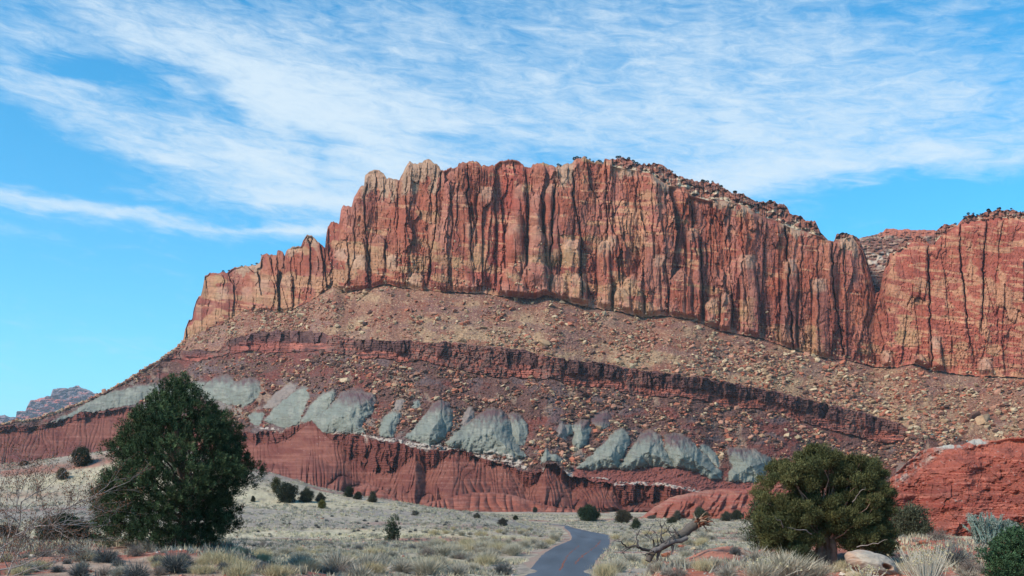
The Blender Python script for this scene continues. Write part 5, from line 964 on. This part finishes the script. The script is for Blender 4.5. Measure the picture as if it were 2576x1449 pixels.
# --- low bushes: variants shared by many copies
def bush_mesh(seed, style):
    r = np.random.RandomState(seed); n = 1500
    if style == 'sage':      # rounded, grey
        d = unit(r.randn(n, 3) * np.array([1, 1, .75])); d[:, 2] = np.abs(d[:, 2]) + .12; d = unit(d); P = d * r.uniform(.05, .72, (n, 1)) * np.array([.55, .55, .55]) + r.randn(n, 3) * .02; L = r.uniform(.16, .38, n); c0, c1 = np.array([.20, .185, .15]), np.array([.45, .42, .34]); w = .014
    elif style == 'dark':
        d = unit(r.randn(n, 3) * np.array([1, 1, .8])); d[:, 2] = np.abs(d[:, 2]) + .1; d = unit(d); P = d * r.uniform(.05, .75, (n, 1)) * .55; L = r.uniform(.12, .3, n); c0, c1 = np.array([.07, .075, .075]), np.array([.16, .17, .165]); w = .013
    elif style == 'rabbit':  # upright fan of pale stems
        d = unit(np.concatenate([r.randn(n, 2) * .42, np.ones((n, 1))], 1)); P = np.concatenate([r.randn(n, 2) * .13, np.zeros((n, 1))], 1) + d * r.uniform(0, .5, (n, 1)); L = r.uniform(.3, .58, n); c0, c1 = np.array([.27, .245, .18]), np.array([.52, .48, .37]); w = .012
    elif style == 'straw':
        d = unit(np.concatenate([r.randn(n, 2) * .5, np.ones((n, 1))], 1)); P = np.concatenate([r.randn(n, 2) * .22, np.zeros((n, 1))], 1) + d * r.uniform(0, .3, (n, 1)); L = r.uniform(.2, .48, n); c0, c1 = np.array([.33, .27, .15]), np.array([.52, .46, .29]); w = .010
    else:                    # twiggy brown
        d = unit(r.randn(n, 3) * np.array([1, 1, .8])); d[:, 2] = np.abs(d[:, 2]) + .2; d = unit(d); P = d * r.uniform(.0, .75, (n, 1)) * .6; L = r.uniform(.1, .3, n); d = unit(d + r.randn(n, 3) * .5); c0, c1 = np.array([.12, .095, .08]), np.array([.25, .215, .185]); w = .009
    t = r.rand(n, 1); col = c0 + (c1 - c0) * t; lump = fbm(P[:, 0] * 5 + seed, P[:, 1] * 5, 2, 3)[:, None]; P = P * (1 + .25 * lump)
    V, I, C = blades(P, d + r.randn(n, 3) * .18, L, w * r.uniform(.7, 1.5, n), col * r.uniform(.8, 1.2, (n, 1)), r, bend=.15)
    return mesh_np('bush', V, I, 3, stemm, C)
STY = {'sage': 'grey sagebrush bush', 'dark': 'dark blackish bush', 'rabbit': 'pale upright rabbitbrush', 'straw': 'straw coloured grass clump', 'twig': 'brown twiggy bush'}
NAM = {'sage': 'sagebrush', 'dark': 'dark_bush', 'rabbit': 'rabbitbrush', 'straw': 'grass_clump', 'twig': 'twiggy_bush'}; CATB = {'sage': 'bush', 'dark': 'bush', 'rabbit': 'bush', 'straw': 'grass clump', 'twig': 'bush'}
BM = {s: [bush_mesh(500 + 10 * i + j, s) for j in range(4)] for i, s in enumerate(STY)}
rb = np.random.RandomState(99)
def put_bush(px, py, h, w, style, label=None, group=None, D=None):
    p = on_ground(px, py, D); u = U(p.y); o = bpy.data.objects.new(NAM[style], BM[style][rb.randint(4)]); COL.objects.link(o); o.location = p + Vector((0, 0, -.02)); o.rotation_euler = (0, 0, rb.uniform(0, 6.28))
    hh = {'sage': .78, 'dark': .68, 'rabbit': .95, 'straw': .68, 'twig': .72}[style]; ww = {'sage': 1.35, 'dark': 1.2, 'rabbit': 1.05, 'straw': 1.0, 'twig': 1.25}[style]; o.scale = (w * u / ww, w * u / ww, h * u / hh); tag(o, label, CATB[style], group); return o
big = [(215,1412,70,95,'sage','broad grey bush below the left side of the big pine'),(270,1415,58,90,'dark','dark bush with grey tips below the middle of the big pine'),(190,1398,46,60,'dark','smaller dark bush left of the broad grey one'),(440,1440,85,110,'dark','blue grey bush below the right side of the big pine'),(340,1400,52,66,'twig','brownish bush directly under the big pine'),(375,1388,46,70,'sage','grey bush against the foot of the big pine'),
 (305,1452,50,80,'sage','grey bush at the bottom edge below the big pine'),(345,1456,60,90,'dark','dark centred bush at the bottom edge'),(200,1450,55,64,'dark','dark upright bush at the bottom left'),(850,1440,78,130,'sage','large olive grey bush in the lower middle'),(925,1436,72,96,'sage','large grey bush touching the right side of the olive one'),
 (760,1430,55,110,'sage','broad pale grey bush left of the large olive one'),(905,1460,60,110,'sage','pale grey bush at the bottom edge in the middle'),(1010,1440,52,80,'sage','pale bush right of the two large middle bushes'),(1075,1452,58,90,'rabbit','yellowish pale brush at the bottom left of the road'),(1150,1450,50,80,'sage','rounded grey bush at the bottom left of the road'),
 (1075,1400,40,44,'twig','dark brown upright bush above the pale bushes left of the road'),(1225,1420,42,66,'rabbit','pale round bush near the left road edge'),(1290,1398,36,52,'rabbit','pale bush at the road edge inside the bend'),(1265,1446,50,70,'dark','dark grey bush beside the dirt shoulder'),(1215,1388,34,56,'rabbit','yellowish brush above the round bush near the road'),(1395,1362,26,34,'rabbit','pale clump right at the inner bend of the road'),(1345,1372,28,46,'sage','grey bush behind the inner bend of the road'),
 (1520,1455,50,56,'straw','yellow grass tuft at the bottom right of the road'),(1555,1440,42,50,'rabbit','pale brush right beside the road at the bottom'),(1590,1415,36,60,'sage','grey bush below the dead branches'),(1650,1440,48,60,'twig','dark twiggy bush under the fallen tree'),(1700,1456,50,80,'twig','brown twiggy bush at the bottom edge right of the road'),(1770,1358,34,48,'sage','grey bush right of the torn root end'),(1830,1452,50,70,'sage','grey bush at the bottom centre right'),
 (1768,1436,40,44,'straw','dry grass tuft on the red bank'),(1885,1362,44,70,'sage','grey bush left of the big juniper'),(1905,1420,66,100,'sage','tall grey bush in front of the red bank'),(1850,1395,34,44,'dark','dark green yucca like tuft on the red bank'),(1975,1456,80,150,'rabbit','wide whitish brush below the big juniper'),(2050,1460,60,90,'rabbit','whitish brush at the foot of the twisted trunk'),(1910,1460,60,90,'rabbit','whitish brush left of the wide one at the bottom'),
 (2328,1462,96,110,'rabbit','tall white stemmed brush with dry flower heads'),(2400,1425,76,120,'dark','large dark twiggy bush left of the young green pine'),(2440,1440,58,80,'twig','brown bush touching the young green pine'),(2440,1462,44,90,'sage','pale grey bush at the bottom right'),(2360,1358,42,80,'twig','grey twiggy bush behind the boulders on the right'),(2238,1352,32,80,'twig','brownish brush behind the row of boulders'),(2160,1462,30,50,'straw','straw tuft in front of the pale hollowed boulder'),(2130,1362,34,60,'sage','grey brush under the right side of the big juniper'),
 (1990,1385,30,40,'sage','small grey bush left of the low juniper clump'),(560,1420,40,60,'straw','straw tuft right of the big pine'),(600,1452,44,70,'straw','yellow straw tuft at the bottom below the pine'),(640,1425,34,50,'sage','small grey bush right of the straw tufts'),(700,1450,42,70,'straw','pale straw clump at the bottom left of middle'),(110,1400,40,60,'twig','twiggy brown bush behind the bare shrub'),(60,1440,50,80,'sage','grey bush at the lower left corner')]
for px, py, h, w, st, lab in big: put_bush(px, py, h, w, st, lab)
# further bushes whose looks repeat
def many(n, x0, x1, y0, y1, hw, styles, where, seed, skip_road=True):
    r = np.random.RandomState(seed); c = 0
    while c < n:
        px, py = r.uniform(x0, x1), r.uniform(y0, y1)
        if skip_road:
            yl = np.array([a[1] for a in road_L])[::-1]; xl = np.array([a[0] for a in road_L])[::-1]; xr = np.array([a[0] for a in road_R])[::-1]; yr = np.array([a[1] for a in road_R])[::-1]
            if py > 1316 and np.interp(py, yl, xl) - 12 < px < np.interp(py, yr, xr) + 8: continue
            if py > 1395 and 1260 - (py - 1395) < px < 1500: continue
        st = styles[r.randint(len(styles))]; h = hw(py) * r.uniform(.7, 1.25); put_bush(px, py, h, h * r.uniform(1.2, 1.8), st, f'{STY[st]} {where}', f'{STY[st]}s {where}'); c += 1
many(80, 1090, 1440, 1330, 1400, lambda y: 9 + (y - 1330) * .30, ['rabbit', 'sage', 'rabbit', 'sage', 'straw'], 'crowding the plain just left of the road', 1)
many(95, 640, 1230, 1378, 1446, lambda y: 15 + (y - 1378) * .30, ['sage', 'sage', 'rabbit', 'sage', 'twig', 'straw'], 'among the foreground brush left of the road', 2)
many(50, 500, 1080, 1362, 1388, lambda y: 9 + (y - 1360) * .3, ['sage', 'dark', 'sage', 'twig'], 'along the red soil strip beyond the foreground', 3)
many(50, 1545, 1800, 1330, 1380, lambda y: 8 + (y - 1330) * .28, ['rabbit', 'sage', 'straw', 'sage'], 'on the grassy flat right of the road', 4)
many(52, 10, 620, 1376, 1449, lambda y: 16 + (y - 1376) * .25, ['sage', 'straw', 'dark', 'twig'], 'on the stony red soil near the big pine', 5)
many(62, 1600, 2560, 1376, 1449, lambda y: 14 + (y - 1376) * .24, ['sage', 'straw', 'twig', 'rabbit'], 'on the red bank right of the road', 6)
many(40, 600, 1250, 1298, 1350, lambda y: 6 + (y - 1298) * .09, ['dark', 'sage', 'dark'], 'scattered over the gravel plain', 7)

# flower heads on the white brush
def flowers(px, py, w, h, D, n, seed, lab):
    r = np.random.RandomState(seed); u = U(D); o3 = on_ground(px, py, D); P = np.stack([r.normal(0, w * .3, n) * u, r.normal(0, .2, n), (h * r.uniform(.45, 1.0, n)) * u], 1); root = empty('rabbitbrush', o3, lab, 'bush')
    paths = [(curve((p[0] * .35, p[1] * .4, 0), p, 5, r, .04), np.linspace(.007, .004, 5), np.array([.50, .47, .38])) for p in P]; V, I, C = tubes(paths, 4)
    Q = np.repeat(P, 14, 0); d = unit(r.randn(len(Q), 3) + np.array([0, 0, .5])); V2, I2, C2 = diamonds(Q, d, .035, .02, np.array([.60, .54, .34]) * r.uniform(.6, 1.1, (len(Q), 1)), r)
    link('flowering_stems', mesh_np('flowering_stems', np.concatenate([V, V2]), np.concatenate([I, I2 + len(V)]), 3, stemm, np.concatenate([C, C2])), parent=root)
flowers(2330, 1462, 100, 100, 22.5, 90, 3, 'white stems topped with dry cream flower heads right of the hollowed boulder'); flowers(2180, 1476, 70, 44, 22, 40, 4, 'dry cream flower heads in front of the pale hollowed boulder'); flowers(1920, 1466, 120, 56, 23, 50, 5, 'thin stems with cream flower heads at the bottom below the red bank')

# --- ground cover nobody could count
def cover(n, seed):
    r = np.random.RandomState(seed); ly = r.uniform(0, 1, n) ** .8; Y = np.exp(math.log(24) + (math.log(470) - math.log(24)) * ly); px = r.uniform(-60, 2640, n); X = (px - CX) / F * Y
    yl = np.array([a[1] for a in road_L])[::-1]; xl = np.array([a[0] for a in road_L])[::-1]; xr = np.array([a[0] for a in road_R])[::-1]; yr = np.array([a[1] for a in road_R])[::-1]; py = HY + 6.25 * F / Y
    on = (Y > 55) & (Y < 300) & (px > np.interp(py, yl, xl, right=1270) - (14 if True else 0) - (py > 1380) * 20) & (px < np.interp(py, yr, xr, right=1500) + 4) & (px < 1545)
    dens = ss(-.45, .25, fbm(X / 9, Y / 7, 4, 3)) * np.where(Y < 75, .55 * ss(-.1, .3, fbm(X / 2.2, Y / 3.0, 3, 9)) + .08, 1) * np.where((Y > 158) & (Y < 171) & (px < 1380), .35, 1); k = (r.rand(n) < dens) & ~on; X, Y, px = X[k], Y[k], px[k]; Z = ground_z(X, Y); n = len(X); far = Y > 70
    h = np.where(far, r.uniform(.22, .55, n) * (1 + .4 * ss(200, 400, Y)), r.uniform(.10, .36, n)); kind = r.rand(n) + .35 * fbm(X / 25, Y / 14, 3, 8)
    base = np.where((kind < .42)[:, None], np.array([.40, .365, .25]), np.where((kind < .8)[:, None], np.array([.27, .27, .215]), np.array([.17, .175, .15]))) * r.uniform(.8, 1.2, (n, 1)); base = np.where(((Y > 172) & (Y < 186) & (px < 1400) | (Y > 236) & (Y < 256) & (px < 1000))[:, None], np.array([.46, .42, .28]), base)
    m = 9; P = np.repeat(np.stack([X, Y, Z], 1), m, 0); hk = np.repeat(h, m); P[:, :2] += r.randn(n * m, 2) * (hk * .4)[:, None]; d = np.concatenate([r.randn(n * m, 2) * .45, np.ones((n * m, 1))], 1)
    V, I, C = blades(P, d, hk * r.uniform(.6, 1.1, n * m), hk * .12 + np.repeat(Y, m) * .00028, np.repeat(base, m, 0) * r.uniform(.8, 1.2, (n * m, 1)), r); link('dry_grass', mesh_np('dry_grass', V, I, 3, stemm, C), 'dry straw and grey green tufts covering the desert floor', kind='stuff')
cover(90000, 4)
def low_sage(n, seed):
    r = np.random.RandomState(seed); Y = np.exp(r.uniform(math.log(100), math.log(400), n)); px = r.uniform(-60, 2640, n); X = (px - CX) / F * Y; k = ~((px > 1270) & (px < 1560) & (Y < 305)) & (r.rand(n) < ss(-.5, .2, fbm(X / 16, Y / 12, 3, 2))); X, Y = X[k], Y[k]; n = len(X)
    sz = r.uniform(.35, .85, n); m = 40; base = np.array([(.10, .105, .09), (.20, .20, .165), (.30, .285, .21)])[r.choice(3, n, p=[.35, .4, .25])]; d = unit(r.randn(n * m, 3) * np.array([1, 1, .7])); d[:, 2] = np.abs(d[:, 2]) + .1
    sk = np.repeat(sz, m); P = np.repeat(np.stack([X, Y, ground_z(X, Y)], 1), m, 0) + d * (sk * r.uniform(.1, .6, n * m))[:, None]; V, I, C = blades(P, d, sk * .5, sk * .12, np.repeat(base, m, 0) * r.uniform(.75, 1.25, (n * m, 1)), r)
    link('low_sagebrush', mesh_np('low_sagebrush', V, I, 3, stemm, C), 'countless small grey sagebrush clumps dotting the plain and the knoll', kind='stuff')
low_sage(5200, 12)
def gravel(n, seed):
    r = np.random.RandomState(seed); Y = np.exp(r.uniform(math.log(22), math.log(260), n)); px = r.uniform(-40, 2620, n); k = ~((px > 1300) & (px < 1560) & (Y > 50)) & (r.rand(n) < ss(-.3, .3, fbm((px - CX) / F * Y / 4, Y / 4, 3, 6) + .3 * (Y < 60))); Y, px = Y[k], px[k]; X = (px - CX) / F * Y; n = len(X)
    near = Y < 60; size = np.where(near, np.clip(r.lognormal(-3.2, .55, n), .015, .16), np.clip(r.lognormal(-2.1, .4, n), .06, .35)); c = np.array([(.36, .15, .10), (.42, .30, .23), (.30, .27, .25), (.50, .43, .34)])[r.choice(4, n, p=[.42, .25, .2, .13])] * r.uniform(.75, 1.15, (n, 1))
    rock_field('gravel', np.stack([X, Y, ground_z(X, Y)], 1), size, c, 'loose red and pale stones scattered over the soil', 4, rockm, .15)
gravel(16000, 2)

# foreground boulders
r = np.random.RandomState(61)
for (px, py, w, h, cn, lab) in [(2198,1388,36,24,'pinkish','rounded brown boulder beside the dark blue green bush'),(2244,1384,34,16,'pinkish','flat pink slab, left in the row of boulders'),(2268,1386,46,24,'tan','grey elongated boulder in the middle of the row'),(2302,1378,34,30,'pinkish','tall pinkish grey boulder at the right of the row'),(2322,1374,26,24,'red','orange tilted boulder behind the tall pinkish one'),(2340,1386,40,12,'red','low red slab right of the boulder row'),
     (2244,1402,18,12,'tan','small grey stone below the boulder row'),(2262,1396,12,9,'red','little orange stone under the boulder row'),(2280,1400,10,8,'tan','pebble sized grey stone under the boulder row'),(2395,1372,30,12,'dark brown','dark brown rock behind the dark twiggy bush'),(2146,1450,66,22,'cream','pale flat boulder at the bottom edge below the hollowed one'),(2150,1412,14,8,'cream','small bluish pale stone at the foot of the hollowed boulder'),
     (400,1438,40,14,'pinkish','pinkish flat stone on the red soil below the pine'),(225,1440,44,16,'red','red angular stone at the lower left'),(590,1400,40,10,'cream','pale flat stone right of the pine foot'),(470,1412,22,8,'tan','orange tan stone between the bushes under the pine'),(1712,1378,26,12,'red','orange rock under the fallen trunk'),(1675,1402,34,20,'red','large orange rock below the fallen trunk'),(1745,1384,18,12,'cream','grey rounded stone on the red bank'),(1820,1372,20,10,'tan','tan stone beside the grey bush on the bank'),
     (1985,1402,24,12,'tan','tan stone left of the low juniper clump'),(1700,1392,14,8,'cream','small cream stone on the red bank'),(925,1262,14,6,'cream','whitish stone on the far grass strip'),(810,1306,10,5,'red','orange stone on the gravel plain'),(1532,1312,14,5,'cream','pale rock at the foot of the dark rounded juniper'),(270,1128,30,14,'pinkish','pale pink boulder on the crest of the knoll, largest of three'),(232,1136,18,10,'pinkish','rounded pinkish boulder left on the knoll crest'),(288,1142,26,10,'red','reddish boulder right on the knoll crest'),
     (355,1150,18,8,'tan','tan boulder half hidden left of the pine on the knoll'),(180,1150,16,6,'tan','small tan boulder low on the knoll crest')]:
    p = on_ground(px, py); s = w * .5 / F * p.y; put_boulder(p + Vector((0, 0, s * h / w * .5)), (s, s * .8, s * h / w * 1.15), cn, lab, None, r, yaw=r.uniform(-.4, .4), cat='rock' if w < 20 else 'boulder')
def hollow_boulder():
    bm = bmesh.new(); bmesh.ops.create_icosphere(bm, subdivisions=6, radius=1)
    V = np.array([v.co[:] for v in bm.verts]); Fc = np.array([[v.index for v in f.verts] for f in bm.faces]); bm.free()
    n = fbm(V[:, 0] * 1.6 + 3, V[:, 2] * 1.6 + V[:, 1], 3, 2); V = V * (1 + .09 * n + .02 * fbm(V[:, 0] * 8, V[:, 2] * 8 + V[:, 1] * 3, 3, 5))[:, None]
    hole = np.array([.36, -.80, .12]); d = np.linalg.norm((V - hole) * np.array([1, .7, 1.15]), axis=1); V[:, 1] += .55 * ss(.30, .16, d); V[:, 2] -= .10 * ss(.34, .2, d)
    V = V * np.array([.60, .45, .31]); V[:, 2] += -V[:, 0] * .26; V[:, 2] = np.where(V[:, 2] < -.2, -.2 + (V[:, 2] + .2) * .4, V[:, 2])
    c = np.ones((len(V), 3)) * np.array([.36, .32, .26]); c = mixc(c, (.36, .24, .17), ss(-.1, -.7, V[:, 0] * 1.1 + .3 * fbm(V[:, 0] * 5, V[:, 2] * 5, 3, 3) + .15)); c = mixc(c, (.30, .15, .10), ss(.34, .2, d)); c = mixc(c, (.24, .22, .20), ss(.2, .6, fbm(V[:, 0] * 6, V[:, 2] * 14, 3, 7)) * .5)
    D = 24.; u = U(D); p = Vector(((2192 - CX) * u, D, (HY - 1420) * u)); link('boulder', mesh_np('boulder', V, Fc, 3, mat('pale_boulder', nscale=8, namt=.15, bump=.5, bscale=14, bdist=.02), c, True), 'big pale boulder with a round hollow at the lower right', 'boulder', loc=p)
hollow_boulder()

# rim shrubs: dark dots along the cliff top and the plateau
rimme = []
for i in range(4):
    rr = np.random.RandomState(700 + i); n = 420; d = unit(rr.randn(n, 3)); P = d * rr.uniform(.3, 1, (n, 1)) ** .5 * np.array([1, 1, .75]) + np.array([0, 0, .6]); V, I, C = diamonds(P, d, .45, .3, np.array([.035, .045, .024]) * rr.uniform(.6, 1.4, (n, 1)), rr); rimme.append(mesh_np('rim_shrub', V, I, 3, leafm, C))
def rim(px, s, where, dy=0.0, surf=None, py=None):
    if surf is None: j = int(np.clip(np.searchsorted(xs, px), 0, NX - 1)); P = ray(np.array(px), np.array(T[j] + .5 + dy), np.array(DT[j] + 2.0))
    else: P = surf_pt(surf, px, py)
    o = bpy.data.objects.new('rim_juniper', rimme[rr.randint(4)]); COL.objects.link(o); o.location = Vector(P); s = s / F * P[1] * .5; o.scale = (s, s, s * rr.uniform(.7, 1.1)); o.rotation_euler = (0, 0, rr.uniform(0, 6)); tag(o, f'tiny dark juniper {where}', 'shrub', f'tiny dark junipers {where}')
for i in range(34): rim(rr.uniform(1400, 1960) if i > 8 else [1404, 1408, 1492, 1596, 1602, 1812, 1770, 1850, 1690][i], rr.uniform(4, 8), 'on the rim of the main cliff', -1)
for i in range(16): rim(rr.uniform(2400, 2576), rr.uniform(3.5, 6.5), 'on top of the right hand wall', -1)
for i in range(9): rim(rr.uniform(560, 660), rr.uniform(3, 6), 'on the low left end of the cliff top', 0)
for (x, yy, s) in [(829, 722, 8), (707, 783, 14), (983, 719, 9), (1067, 727, 7), (861, 735, 6)]: rim(x, s, 'where the rubble meets the cliff foot', surf=SURF['talus'], py=yy + 2)
